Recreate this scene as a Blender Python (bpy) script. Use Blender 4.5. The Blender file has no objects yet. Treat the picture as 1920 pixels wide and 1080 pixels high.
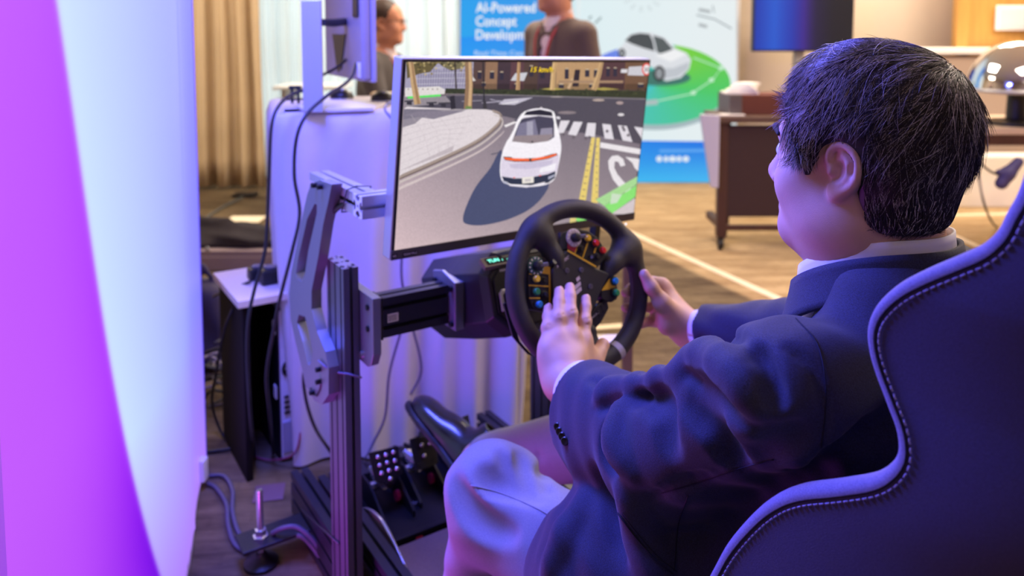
import bpy, bmesh, math, random
import numpy as np
from mathutils import Vector, Matrix
from mathutils.geometry import tessellate_polygon
random.seed(7); np.random.seed(7)
scene = bpy.context.scene
COL = scene.collection
PI = math.pi

# ------------------------------------------------------------ camera
FPX = 1450.0
TH = math.radians(4.4)
CAMZ = 1.2
CYP = 60 + FPX * math.tan(TH)
cam_d = bpy.data.cameras.new('camera')
cam = bpy.data.objects.new('camera', cam_d); COL.objects.link(cam)
cam.location = (0, 0, CAMZ)
cam.rotation_euler = (PI / 2 - TH, 0, 0)
cam_d.sensor_width = 36
cam_d.lens = FPX / 1920 * 36
cam_d.shift_y = -(540 - CYP) / 1920
cam_d.clip_start = 0.02; cam_d.clip_end = 60
cam_d.dof.use_dof = True
cam_d.dof.focus_distance = 0.86
cam_d.dof.aperture_fstop = 4.2
scene.camera = cam

# ------------------------------------------------------------ world, lights, exposure
scene.view_settings.view_transform = 'Standard'
scene.view_settings.look = 'None'
scene.view_settings.gamma = 1
scene.view_settings.use_curve_mapping = False
scene.view_settings.exposure = 0.0
scene.cycles.use_denoising = True
scene.cycles.max_bounces = 6
scene.cycles.sample_clamp_indirect = 4
world = bpy.data.worlds.new('daylight'); scene.world = world
world.use_nodes = True
world.node_tree.nodes['Background'].inputs[0].default_value = (0.80, 0.92, 1.0, 1)
world.node_tree.nodes['Background'].inputs[1].default_value = 1.6


def area(name, loc, target, sx, sy, power, col, spread=None):
    d = bpy.data.lights.new(name, 'AREA'); d.shape = 'RECTANGLE'
    d.size = sx; d.size_y = sy; d.energy = power; d.color = col
    if spread: d.spread = math.radians(spread)
    o = bpy.data.objects.new(name, d); COL.objects.link(o)
    o.location = loc
    o.rotation_euler = (Vector(target) - Vector(loc)).to_track_quat('-Z', 'Y').to_euler()
    return o

WARM = (1.0, 0.84, 0.67)
for i, (x, y, p) in enumerate([(1.9, 2.0, 50), (3.6, 3.6, 100), (0.3, 4.6, 95), (3.4, 5.6, 80), (-2.4, 4.4, 58), (1.2, -1.2, 7)]):
    area('ceiling_lamp_light', (x, y, 2.78), (x, y, 0), 1.1, 1.1, p, WARM)
# daylight falling in through the sheer curtains
area('window_daylight', (-1.0, 6.62, 1.35), (-1.0, 0, 1.2), 3.6, 2.3, 48, (0.88, 0.96, 1.0))
# added unseen lamps strengthening the lit wall's glow: blue-violet above, magenta below
area('wall_fill_blue', (-0.60, 1.42, 1.72), (0.20, 1.30, 0.70), 0.6, 0.6, 104, (0.10, 0.12, 1.0))
area('wall_fill_magenta', (-0.60, 1.30, 0.14), (0.10, 1.32, 0.34), 0.26, 0.16, 3.2, (0.72, 0.10, 1.0))

# ------------------------------------------------------------ pixel / rig frames used to measure the room
CAMP = np.array([0, 0, CAMZ])

def ray(px, py):
    dx = (px - 960) / FPX; dy = (CYP - py) / FPX
    return np.array([dx, math.cos(TH) + dy * math.sin(TH), -math.sin(TH) + dy * math.cos(TH)])

def P(px, py, Y):
    d = ray(px, py); return CAMP + d * (Y / d[1])

RA = math.radians(33)
U = np.array([math.cos(RA), math.sin(RA), 0.0])      # rig: to the driver's right
V = np.array([-math.sin(RA), math.cos(RA), 0.0])     # rig: ahead of the driver
Z = np.array([0, 0, 1.0])
WC = P(1087, 534, 1.36)                                # wheel centre
OF = WC * np.array([1, 1, 0])

def R(a, b, z):
    return OF + a * U + b * V + z * Z

def toR(p):
    q = np.asarray(p) - OF; return np.array([q @ U, q @ V, q[2]])

def hit(px, py, n, d, o=None):
    o = OF if o is None else o
    r = ray(px, py); return CAMP + r * ((d - (CAMP - o) @ n) / (r @ n))

def PA(px, py, a): return hit(px, py, U, a)
def PB(px, py, b): return hit(px, py, V, b)
def PZ(px, py, z): return hit(px, py, Z, z)

WT = math.radians(18)
WN = -V * math.cos(WT) + Z * math.sin(WT)
WX = U; WY = np.cross(WN, WX)

def PW(px, py, off=0.0):
    return hit(px, py, WN, off, WC)

def PWl(px, py, off=0.0):
    q = PW(px, py, off) - WC; return (q @ WX, q @ WY)

# ------------------------------------------------------------ materials
def lin(c):
    out = []
    for v in c[:3]:
        v = v / 255.0
        out.append(v / 12.92 if v <= 0.04045 else ((v + 0.055) / 1.055) ** 2.4)
    return (out[0], out[1], out[2], 1.0)

def mat(name, col, rough=0.5, metal=0.0, var=0.0, vscale=20.0, bump=0.0, bscale=200.0, sheen=0.0,
        spec=0.5, emit=0.0, sss=0.0, trans=0.0, stretch=None, coat=0.0, col2=None):
    m = bpy.data.materials.new(name); m.use_nodes = True
    nt = m.node_tree; b = nt.nodes['Principled BSDF']
    c = lin(col)
    b.inputs['Base Color'].default_value = c
    b.inputs['Roughness'].default_value = rough
    b.inputs['Metallic'].default_value = metal
    b.inputs['Specular IOR Level'].default_value = spec
    b.inputs['Sheen Weight'].default_value = sheen
    b.inputs['Coat Weight'].default_value = coat
    if sss:
        b.inputs['Subsurface Weight'].default_value = sss
        b.inputs['Subsurface Radius'].default_value = (0.012, 0.005, 0.003)
        b.inputs['Subsurface Scale'].default_value = 0.5
    if trans: b.inputs['Transmission Weight'].default_value = trans
    if emit:
        b.inputs['Emission Color'].default_value = c
        b.inputs['Emission Strength'].default_value = emit
    if var or bump or col2:
        tc = nt.nodes.new('ShaderNodeTexCoord'); mp = nt.nodes.new('ShaderNodeMapping')
        nt.links.new(tc.outputs['Object'], mp.inputs[0])
        if stretch: mp.inputs['Scale'].default_value = stretch
    if var or col2:
        n = nt.nodes.new('ShaderNodeTexNoise'); n.inputs['Scale'].default_value = vscale; n.inputs['Detail'].default_value = 4
        nt.links.new(mp.outputs[0], n.inputs['Vector'])
        mx = nt.nodes.new('ShaderNodeMix'); mx.data_type = 'RGBA'
        if col2:
            mx.inputs[6].default_value = c; mx.inputs[7].default_value = lin(col2)
        else:
            mx.inputs[6].default_value = tuple(v * (1 - var) for v in c[:3]) + (1,)
            mx.inputs[7].default_value = tuple(min(1, v * (1 + var)) for v in c[:3]) + (1,)
        rp = nt.nodes.new('ShaderNodeMapRange'); rp.inputs[1].default_value = 0.3; rp.inputs[2].default_value = 0.7
        nt.links.new(n.outputs[0], rp.inputs[0]); nt.links.new(rp.outputs[0], mx.inputs[0])
        nt.links.new(mx.outputs[2], b.inputs['Base Color'])
    if bump:
        n2 = nt.nodes.new('ShaderNodeTexNoise'); n2.inputs['Scale'].default_value = bscale; n2.inputs['Detail'].default_value = 3
        nt.links.new(mp.outputs[0], n2.inputs['Vector'])
        bp = nt.nodes.new('ShaderNodeBump'); bp.inputs['Strength'].default_value = bump; bp.inputs['Distance'].default_value = 0.002
        nt.links.new(n2.outputs[0], bp.inputs['Height']); nt.links.new(bp.outputs[0], b.inputs['Normal'])
    return m

def twill(name, col, col2, scale=900.0, rough=0.85, ang=0.6, bump=0.25, sheen=0.15):
    """woven cloth with a fine diagonal rib"""
    m = mat(name, col, rough, sheen=sheen)
    nt = m.node_tree; b = nt.nodes['Principled BSDF']
    tc = nt.nodes.new('ShaderNodeTexCoord'); mp = nt.nodes.new('ShaderNodeMapping')
    mp.inputs['Rotation'].default_value = (0.5, ang, 0.9)
    nt.links.new(tc.outputs['Object'], mp.inputs[0])
    mp.inputs['Scale'].default_value = (1.0, 0.14, 1.0)
    w = nt.nodes.new('ShaderNodeTexNoise'); w.inputs['Scale'].default_value = scale; w.inputs['Detail'].default_value = 2
    n = nt.nodes.new('ShaderNodeTexNoise'); n.inputs['Scale'].default_value = 700; n.inputs['Detail'].default_value = 3
    nt.links.new(mp.outputs[0], w.inputs[0]); nt.links.new(tc.outputs['Object'], n.inputs['Vector'])
    ad = nt.nodes.new('ShaderNodeMath'); ad.operation = 'MULTIPLY_ADD'
    nt.links.new(w.outputs['Fac'], ad.inputs[0]); ad.inputs[1].default_value = 0.8
    nt.links.new(n.outputs[0], ad.inputs[2])
    rp = nt.nodes.new('ShaderNodeMapRange'); rp.inputs[1].default_value = 0.65; rp.inputs[2].default_value = 1.15
    nt.links.new(ad.outputs[0], rp.inputs[0])
    mx = nt.nodes.new('ShaderNodeMix'); mx.data_type = 'RGBA'
    mx.inputs[6].default_value = lin(col); mx.inputs[7].default_value = lin(col2)
    nt.links.new(rp.outputs[0], mx.inputs[0]); nt.links.new(mx.outputs[2], b.inputs['Base Color'])
    bp = nt.nodes.new('ShaderNodeBump'); bp.inputs['Strength'].default_value = bump; bp.inputs['Distance'].default_value = 0.001
    nt.links.new(ad.outputs[0], bp.inputs['Height']); nt.links.new(bp.outputs[0], b.inputs['Normal'])
    return m

def print_mat(name, emit=1.0, grain=0.0, gscale=900.0, lit=True):
    """flat print or screen: colours come from the mesh colour attribute"""
    m = bpy.data.materials.new(name); m.use_nodes = True
    nt = m.node_tree; b = nt.nodes['Principled BSDF']
    at = nt.nodes.new('ShaderNodeAttribute'); at.attribute_name = 'Col'
    src = at.outputs['Color']
    if grain:
        tc = nt.nodes.new('ShaderNodeTexCoord'); n = nt.nodes.new('ShaderNodeTexNoise')
        n.inputs['Scale'].default_value = gscale; n.inputs['Detail'].default_value = 4
        nt.links.new(tc.outputs['Object'], n.inputs['Vector'])
        rp = nt.nodes.new('ShaderNodeMapRange'); rp.inputs[1].default_value = 0.25; rp.inputs[2].default_value = 0.75
        rp.inputs[3].default_value = 1 - grain; rp.inputs[4].default_value = 1 + grain
        nt.links.new(n.outputs[0], rp.inputs[0])
        mx = nt.nodes.new('ShaderNodeVectorMath'); mx.operation = 'SCALE'
        nt.links.new(src, mx.inputs[0]); nt.links.new(rp.outputs[0], mx.inputs[3]); src = mx.outputs[0]
    if lit: nt.links.new(src, b.inputs['Base Color'])
    else: b.inputs['Base Color'].default_value = (0.01, 0.01, 0.01, 1)
    if emit:
        nt.links.new(src, b.inputs['Emission Color']); b.inputs['Emission Strength'].default_value = emit
    b.inputs['Roughness'].default_value = 0.45
    b.inputs['Specular IOR Level'].default_value = 0.2
    return m

# ------------------------------------------------------------ mesh building
class MB:
    def __init__(s): s.v = []; s.f = []; s.mi = []; s.m = 0
    def add(s, vs, fs):
        k = len(s.v); s.v += [tuple(float(c) for c in q) for q in vs]
        s.f += [tuple(i + k for i in f) for f in fs]; s.mi += [s.m] * len(fs); return s
    def box(s, c, size, ax=None):
        c = np.asarray(c, float); h = np.asarray(size, float) / 2
        ax = (np.array([1, 0, 0]), np.array([0, 1, 0]), Z) if ax is None else ax
        vs = [c + ax[0] * h[0] * i + ax[1] * h[1] * j + ax[2] * h[2] * k for i in (-1, 1) for j in (-1, 1) for k in (-1, 1)]
        return s.add(vs, [(0, 1, 3, 2), (4, 6, 7, 5), (0, 4, 5, 1), (2, 3, 7, 6), (0, 2, 6, 4), (1, 5, 7, 3)])
    def tube(s, pts, r, n=10, closed=False, caps=True, flat=None):
        pts = [np.asarray(p, float) for p in pts]; N = len(pts)
        rs = r if hasattr(r, '__len__') else [r] * N
        tang = []
        for i in range(N):
            a = pts[(i - 1) % N] if (closed or i) else pts[0]; b = pts[(i + 1) % N] if (closed or i < N - 1) else pts[-1]
            t = b - a; tang.append(t / (np.linalg.norm(t) + 1e-12))
        ref = np.array([0, 0, 1.0]) if abs(tang[0][2]) < 0.9 else np.array([1.0, 0, 0])
        nrm = ref - tang[0] * (ref @ tang[0]); nrm /= np.linalg.norm(nrm)
        vs = []
        for i in range(N):
            nrm = nrm - tang[i] * (nrm @ tang[i]); nrm /= (np.linalg.norm(nrm) + 1e-12)
            bi = np.cross(tang[i], nrm)
            for k in range(n):
                a = 2 * PI * k / n; fl = 1.0 if flat is None else flat
                vs.append(pts[i] + rs[i] * (nrm * math.cos(a) + bi * math.sin(a) * fl))
        fs = []
        for i in range(N if closed else N - 1):
            j = (i + 1) % N
            for k in range(n):
                l = (k + 1) % n; fs.append((i * n + k, i * n + l, j * n + l, j * n + k))
        if caps and not closed:
            fs.append(tuple(range(n - 1, -1, -1))); fs.append(tuple((N - 1) * n + k for k in range(n)))
        return s.add(vs, fs)
    def cyl(s, a, b, r, n=20, r2=None):
        return s.tube([a, b], [r, r if r2 is None else r2], n)
    def lathe(s, prof, o=(0, 0, 0), ax=None, n=28):
        o = np.asarray(o, float)
        ex, ey, ez = (np.array([1.0, 0, 0]), np.array([0, 1.0, 0]), Z) if ax is None else ax
        vs = []
        for (r, h) in prof:
            for k in range(n):
                a = 2 * PI * k / n; vs.append(o + ez * h + (ex * math.cos(a) + ey * math.sin(a)) * r)
        fs = [(i * n + k, i * n + (k + 1) % n, (i + 1) * n + (k + 1) % n, (i + 1) * n + k) for i in range(len(prof) - 1) for k in range(n)]
        fs.append(tuple(range(n - 1, -1, -1))); fs.append(tuple((len(prof) - 1) * n + k for k in range(n)))
        return s.add(vs, fs)
    def prism(s, loops, o, ex, ey, ez, depth):
        """loops: outer outline and holes, 2-D; extruded from o along ez by depth"""
        if not hasattr(loops[0][0], '__len__'): loops = [loops]
        flat = [q for lp in loops for q in lp]
        tris = tessellate_polygon([[Vector((q[0], q[1], 0)) for q in lp] for lp in loops])
        o = np.asarray(o, float); n = len(flat)
        vs = [o + ex * q[0] + ey * q[1] for q in flat] + [o + ex * q[0] + ey * q[1] + ez * depth for q in flat]
        fs = [tuple(t) for t in tris] + [tuple(n + i for i in reversed(t)) for t in tris]
        k = 0
        for lp in loops:
            m = len(lp)
            for i in range(m):
                j = (i + 1) % m; fs.append((k + i, k + j, n + k + j, n + k + i))
            k += m
        return s.add(vs, fs)
    def grid(s, g, flip=False):
        g = np.asarray(g); a, b = g.shape[:2]
        fs = []
        for i in range(a - 1):
            for j in range(b - 1):
                q = (i * b + j, (i + 1) * b + j, (i + 1) * b + j + 1, i * b + j + 1)
                fs.append(q[::-1] if flip else q)
        return s.add(g.reshape(-1, 3), fs)

WLOC = {}

def link(name, me, m, parent=None, loc=None):
    o = bpy.data.objects.new(name, me); COL.objects.link(o)
    for k in (m if isinstance(m, (list, tuple)) else [m]):
        if k: me.materials.append(k)
    base = WLOC.get(parent.name, (0, 0, 0)) if parent else (0, 0, 0)
    here = tuple(loc) if loc is not None else base
    if here != (0, 0, 0):
        me.transform(Matrix.Translation((-here[0], -here[1], -here[2])))
    o.location = tuple(here[i] - base[i] for i in range(3))
    if parent: o.parent = parent
    WLOC[o.name] = here
    return o

def obj(name, mb, m, parent=None, smooth=False, bevel=0.0, seg=2, loc=None, fix=True):
    me = bpy.data.meshes.new(name)
    me.from_pydata(mb.v, [], mb.f); me.validate()
    if len(set(mb.mi)) > 1 and len(me.polygons) == len(mb.mi): me.polygons.foreach_set('material_index', mb.mi)
    if bevel or fix:
        bm = bmesh.new(); bm.from_mesh(me)
        if fix: bmesh.ops.recalc_face_normals(bm, faces=bm.faces)
        if bevel:
            es = [e for e in bm.edges if len(e.link_faces) == 2 and e.calc_face_angle(0) > 0.6]
            bmesh.ops.bevel(bm, geom=es, offset=bevel, segments=seg, affect='EDGES', profile=0.5, clamp_overlap=True)
        bm.to_mesh(me); bm.free()
    if smooth is True:
        me.polygons.foreach_set('use_smooth', [True] * len(me.polygons))
    elif smooth:
        me.polygons.foreach_set('use_smooth', [True] * len(me.polygons))
        me.set_sharp_from_angle(angle=math.radians(smooth))
    return link(name, me, m, parent, loc)

def rawmesh(name, v, f, m, parent=None, smooth=True, loc=None):
    me = bpy.data.meshes.new(name)
    v = np.asarray(v, np.float32); f = np.asarray(f, np.int32)
    me.vertices.add(len(v)); me.vertices.foreach_set('co', v.ravel())
    k = f.shape[1]
    me.loops.add(f.size); me.loops.foreach_set('vertex_index', f.ravel())
    me.polygons.add(len(f)); me.polygons.foreach_set('loop_start', np.arange(0, f.size, k, dtype=np.int32))
    me.update(calc_edges=True)
    if smooth: me.polygons.foreach_set('use_smooth', [True] * len(f))
    return link(name, me, m, parent, loc)

def thing(name, label, cat, loc, group=None):
    o = bpy.data.objects.new(name, None); COL.objects.link(o)
    o.location = tuple(float(c) for c in loc); o.empty_display_size = 0.05
    WLOC[o.name] = tuple(float(c) for c in loc)
    o['label'] = label; o['category'] = cat
    if group: o['group'] = group
    return o

def tag(o, label, cat, group=None):
    o['label'] = label; o['category'] = cat
    if group: o['group'] = group
    return o

def struct(o):
    o['kind'] = 'structure'; return o

def lab(o, text):
    o['label'] = text; return o

def stuff(o):
    o['kind'] = 'stuff'; return o

def spline(pts, n=8, closed=False):
    """Catmull-Rom through the points"""
    p = [np.asarray(q, float) for q in pts]; N = len(p); out = []
    for i in range(N if closed else N - 1):
        a = p[(i - 1) % N] if (closed or i) else 2 * p[0] - p[1]
        b = p[i]; c = p[(i + 1) % N]
        d = p[(i + 2) % N] if (closed or i < N - 2) else 2 * p[-1] - p[-2]
        for k in range(n):
            t = k / n
            out.append(0.5 * ((2 * b) + (c - a) * t + (2 * a - 5 * b + 4 * c - d) * t * t + (3 * b - a - 3 * c + d) * t ** 3))
    if not closed: out.append(p[-1])
    return out

def text_mesh(txt, size=1.0, shear=0.0, bold=False, extrude=0.0):
    cu = bpy.data.curves.new('lettering', 'FONT'); cu.body = txt; cu.size = size; cu.shear = shear
    cu.extrude = extrude; cu.resolution_u = 3
    if bold: cu.offset = size * 0.018
    o = bpy.data.objects.new('lettering', cu); COL.objects.link(o)
    dg = bpy.context.evaluated_depsgraph_get(); me = o.evaluated_get(dg).to_mesh()
    v = np.array([q.co[:] for q in me.vertices]); f = [tuple(p.vertices) for p in me.polygons]
    o.evaluated_get(dg).to_mesh_clear()
    bpy.data.objects.remove(o); bpy.data.curves.remove(cu)
    return v, f

class Print:
    """flat print built of coloured pieces, each a little proud of the one below"""
    def __init__(s, fn, dz=0.0002): s.fn = fn; s.v = []; s.f = []; s.c = []; s.k = 0; s.dz = dz
    def poly(s, pts, col):
        pts = list(pts); s.k += 1
        tris = tessellate_polygon([[Vector((q[0], -q[1], 0)) for q in pts]])
        b = len(s.v); s.v += [s.fn(q[0], q[1], s.k * s.dz) for q in pts]
        cols = col if hasattr(col[0], '__len__') else [col] * len(pts)
        for t in tris:
            s.f.append(tuple(b + i for i in t)); s.c.append([lin(cols[i]) for i in t])
    def band(s, pts, w, col, w2=None):
        pts = [np.asarray(p, float) for p in pts]; w2 = w if w2 is None else w2; L = []; Rr = []
        for i, p in enumerate(pts):
            t = pts[min(i + 1, len(pts) - 1)] - pts[max(i - 1, 0)]; t /= np.linalg.norm(t) + 1e-9
            ww = w + (w2 - w) * i / max(1, len(pts) - 1)
            n = np.array([-t[1], t[0]]) * ww / 2; L.append(p + n); Rr.append(p - n)
        s.poly(L + Rr[::-1], col)
    def ell(s, c, rx, ry, col, n=28, a0=0, a1=2 * PI):
        s.poly([(c[0] + rx * math.cos(a0 + (a1 - a0) * i / n), c[1] + ry * math.sin(a0 + (a1 - a0) * i / n)) for i in range(n if a1 - a0 > 6.2 else n + 1)], col)
    def text(s, txt, x, y, h, col, w=None, slope=0.0, shear=0.0, bold=True):
        v, f = text_mesh(txt, 1.0, shear, bold); s.k += 1
        if len(v) == 0: return
        sc = h / 0.72; sx = sc if w is None else w / (v[:, 0].max() - v[:, 0].min())
        b = len(s.v); x0 = v[:, 0].min()
        s.v += [s.fn(x + (q[0] - x0) * sx, y - q[1] * sc + (q[0] - x0) * sx * slope, s.k * s.dz) for q in v]
        for t in f: s.f.append(tuple(b + i for i in t)); s.c.append([lin(col)] * len(t))
    def build(s, name, m, parent=None, loc=None):
        me = bpy.data.meshes.new(name); me.from_pydata([tuple(q) for q in s.v], [], s.f)
        ca = me.color_attributes.new('Col', 'FLOAT_COLOR', 'CORNER')
        ca.data.foreach_set('color', np.array([x for f in s.c for x in f], np.float32).ravel())
        return link(name, me, m, parent, loc)

# ------------------------------------------------------------ smooth solids (signed distance fields meshed with surface nets)
def smin(a, b, k):
    if k <= 0: return np.minimum(a, b)
    h = np.maximum(k - np.abs(a - b), 0) / k
    return np.minimum(a, b) - h * h * k * 0.25

class SDF:
    def __init__(s): s.it = []; s.post = None
    def cap(s, a, b, ra, rb=None, k=0.02, op='u'):
        s.it.append(('c', np.asarray(a, float), np.asarray(b, float), ra, ra if rb is None else rb, k, op)); return s
    def chain(s, pts, rs, k=0.02, op='u', k0=None):
        for i in range(len(pts) - 1): s.cap(pts[i], pts[i + 1], rs[i], rs[i + 1], (k0 if (k0 is not None and i == 0) else k), op)
        return s
    def ell(s, c, r, rot=None, k=0.02, op='u'):
        s.it.append(('e', np.asarray(c, float), np.asarray(r, float), np.eye(3) if rot is None else np.asarray(rot, float), 0, k, op)); return s
    def cone(s, a, b, ra, rb, k=0.005, op='u'):
        s.it.append(('k', np.asarray(a, float), np.asarray(b, float), ra, rb, k, op)); return s
    def tor(s, c, n, Rr, r, k=0.01, op='u'):
        s.it.append(('t', np.asarray(c, float), np.asarray(n, float), Rr, r, k, op)); return s
    def box(s, c, h, rot, r, k=0.01, op='u'):
        s.it.append(('b', np.asarray(c, float), np.asarray(h, float), np.asarray(rot, float), r, k, op)); return s
    @staticmethod
    def prim(i, p):
        t = i[0]
        if t == 'c':
            a, b, ra, rb = i[1:5]; ab = b - a; pa = p - a
            h = np.clip(pa @ ab / (ab @ ab + 1e-12), 0, 1)
            return np.linalg.norm(pa - h[..., None] * ab, axis=-1) - (ra + (rb - ra) * h)
        if t == 'e':
            q = (p - i[1]) @ i[3].T; k0 = np.linalg.norm(q / i[2], axis=-1); k1 = np.linalg.norm(q / (i[2] ** 2), axis=-1)
            return k0 * (k0 - 1) / (k1 + 1e-9)
        if t == 'k':
            a, b, ra, rb = i[1:5]; ab = b - a; L = np.linalg.norm(ab); u = ab / L; pa = p - a
            h = pa @ u; rad = np.linalg.norm(pa - h[..., None] * u, axis=-1)
            hh = np.clip(h / L, 0, 1)
            return np.maximum(rad - (ra + (rb - ra) * hh), np.abs(h - L / 2) - L / 2)
        if t == 't':
            q = p - i[1]; h = q @ i[2]; rad = np.linalg.norm(q - h[..., None] * i[2], axis=-1) - i[3]
            return np.sqrt(rad * rad + h * h) - i[4]
        if t == 'b':
            q = np.abs((p - i[1]) @ i[3].T) - (i[2] - i[4])
            return np.linalg.norm(np.maximum(q, 0), axis=-1) + np.minimum(q.max(axis=-1), 0) - i[4]
    def eval(s, p, items=None):
        d = np.full(p.shape[:-1], 10.0)
        for i in (s.it if items is None else items):
            di = s.prim(i, p)
            if i[-1] == 'u': d = smin(d, di, i[-2])
            elif i[-1] == 's': d = -smin(-d, di, i[-2])
            else: d = -smin(-d, -di, i[-2])
        if s.post: d = s.post(p, d)
        return d
    def bounds(s):
        lo = np.full(3, 1e9); hi = -lo
        for i in s.it:
            if i[-1] != 'u': continue
            if i[0] in 'ck':
                r = max(i[3], i[4]); lo = np.minimum(lo, np.minimum(i[1], i[2]) - r); hi = np.maximum(hi, np.maximum(i[1], i[2]) + r)
            elif i[0] == 'e': r = i[2].max(); lo = np.minimum(lo, i[1] - r); hi = np.maximum(hi, i[1] + r)
            elif i[0] == 't': r = i[3] + i[4]; lo = np.minimum(lo, i[1] - r); hi = np.maximum(hi, i[1] + r)
            else: r = np.linalg.norm(i[2]); lo = np.minimum(lo, i[1] - r); hi = np.maximum(hi, i[1] + r)
        return lo, hi
    def mesh(s, h, n=16, pad=0.02):
        lo, hi = s.bounds(); lo = lo - pad - h * 2; hi = hi + pad + h * 2
        nb = np.ceil((hi - lo) / (h * n)).astype(int); dim = nb * n + 4
        bi = np.stack(np.meshgrid(*[np.arange(k) for k in nb], indexing='ij'), -1).reshape(-1, 3)
        cen = lo + (bi * n + n / 2) * h; hd = n * h * 0.5 * 1.74
        dc = s.eval(cen); act = np.abs(dc) < hd * 1.5 + 0.012
        bi = bi[act]; cen = cen[act]
        pd = [s.prim(i, cen) for i in s.it]
        ids = []; pos = []; quads = []
        ar = np.arange(-1, n + 1)
        G = np.stack(np.meshgrid(ar, ar, ar, indexing='ij'), -1)
        for q in range(len(bi)):
            items = [i for k, i in enumerate(s.it) if pd[k][q] < hd * 1.7 + 2 * i[-2] + 0.02]
            if not items: continue
            I = G + bi[q] * n
            p = lo + I * h
            d = s.eval(p, items)
            sg = d < 0
            if sg.all() or not sg.any(): continue
            c = n + 1
            cnt = np.zeros((c, c, c)); acc = np.zeros((c, c, c, 3))
            for ax in range(3):
                o1, o2 = [k for k in range(3) if k != ax]
                for u in (0, 1):
                    for w in (0, 1):
                        sl = [slice(0, c)] * 3; sl[o1] = slice(u, u + c); sl[o2] = slice(w, w + c)
                        sl2 = list(sl); sl2[ax] = slice(1, c + 1)
                        d0 = d[tuple(sl)]; d1 = d[tuple(sl2)]; cr = (d0 < 0) != (d1 < 0)
                        t = np.where(cr, d0 / np.where(cr, d0 - d1, 1), 0)
                        e = np.zeros((c, c, c, 3)); e[..., ax] = t; e[..., o1] = u; e[..., o2] = w
                        acc += e * cr[..., None]; cnt += cr
            on = cnt > 0
            gi = I[:c, :c, :c] + 1
            gid = (gi[..., 0] * dim[1] + gi[..., 1]) * dim[2] + gi[..., 2]
            ids.append(gid[on]); pos.append((p[:c, :c, :c] + acc / np.maximum(cnt, 1)[..., None] * h)[on])
            for ax in range(3):
                o1, o2 = [(1, 2), (2, 0), (0, 1)][ax]
                sl = [slice(1, n + 1)] * 3; sl2 = [slice(1, n + 1)] * 3
                sl2[ax] = slice(2, n + 2)
                s0 = sg[tuple(sl)]; s1 = sg[tuple(sl2)]
                for inside in (True, False):
                    k = np.argwhere((s0 == inside) & (s1 == (not inside)))
                    if not len(k): continue
                    k = k + 1
                    def cell(a, b):
                        m = k.copy(); m[:, o1] += a; m[:, o2] += b
                        return gid[m[:, 0], m[:, 1], m[:, 2]]
                    Q = np.stack([cell(-1, -1), cell(0, -1), cell(0, 0), cell(-1, 0)], 1)
                    quads.append(Q if inside else Q[:, ::-1])
        ids = np.concatenate(ids); pos = np.concatenate(pos); quads = np.concatenate(quads)
        uq, ix = np.unique(ids, return_index=True)
        f = np.searchsorted(uq, quads)
        ok = (uq[np.minimum(f, len(uq) - 1)] == quads).all(1)
        return pos[ix], f[ok]
    def march(s, o, d, tmax=4.0):
        t = 0.05
        d = d / np.linalg.norm(d)
        for _ in range(160):
            v = float(s.eval((o + d * t)[None])[0])
            if v < 0.0006: return o + d * t
            t += max(v * 0.8, 0.0005)
            if t > tmax: return None
        return o + d * t

def rotm(axis, ang):
    return np.array(Matrix.Rotation(ang, 3, Vector(tuple(axis))))

def frame(*cols):
    return np.array(cols)           # rows are the local axes

def tslot(nu, nv, p=0.04, sw=0.008):
    """outline of an aluminium T-slot profile of nu x nv units, centred"""
    h = sw / 2; d1 = p * 0.055; d2 = p * 0.16; d3 = p * 0.29; w = p * 0.235
    def side(n):
        out = []
        for i in range(n):
            c = (i + 0.5) * p
            out += [(c - h, 0), (c - h, d1), (c - w, d1 + .0005), (c - w, d2), (c - h * 1.1, d3), (c + h * 1.1, d3), (c + w, d2), (c + w, d1 + .0005), (c + h, d1), (c + h, 0)]
        return out
    W = nu * p; H = nv * p; o = []
    o += [(0, 0)] + side(nu)
    o += [(W, 0)] + [(W - y, x) for x, y in side(nv)]
    o += [(W, H)] + [(W - x, H - y) for x, y in side(nu)]
    o += [(0, H)] + [(y, H - x) for x, y in side(nv)]
    o = [(x - W / 2, y - H / 2) for x, y in o]
    holes = []
    for i in range(nu):
        for j in range(nv):
            cx = (i + .5) * p - W / 2; cy = (j + .5) * p - H / 2
            holes.append([(cx + p * .085 * math.cos(-a), cy + p * .085 * math.sin(-a)) for a in np.linspace(0, 2 * PI, 10, endpoint=False)])
    return [o] + holes
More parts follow.
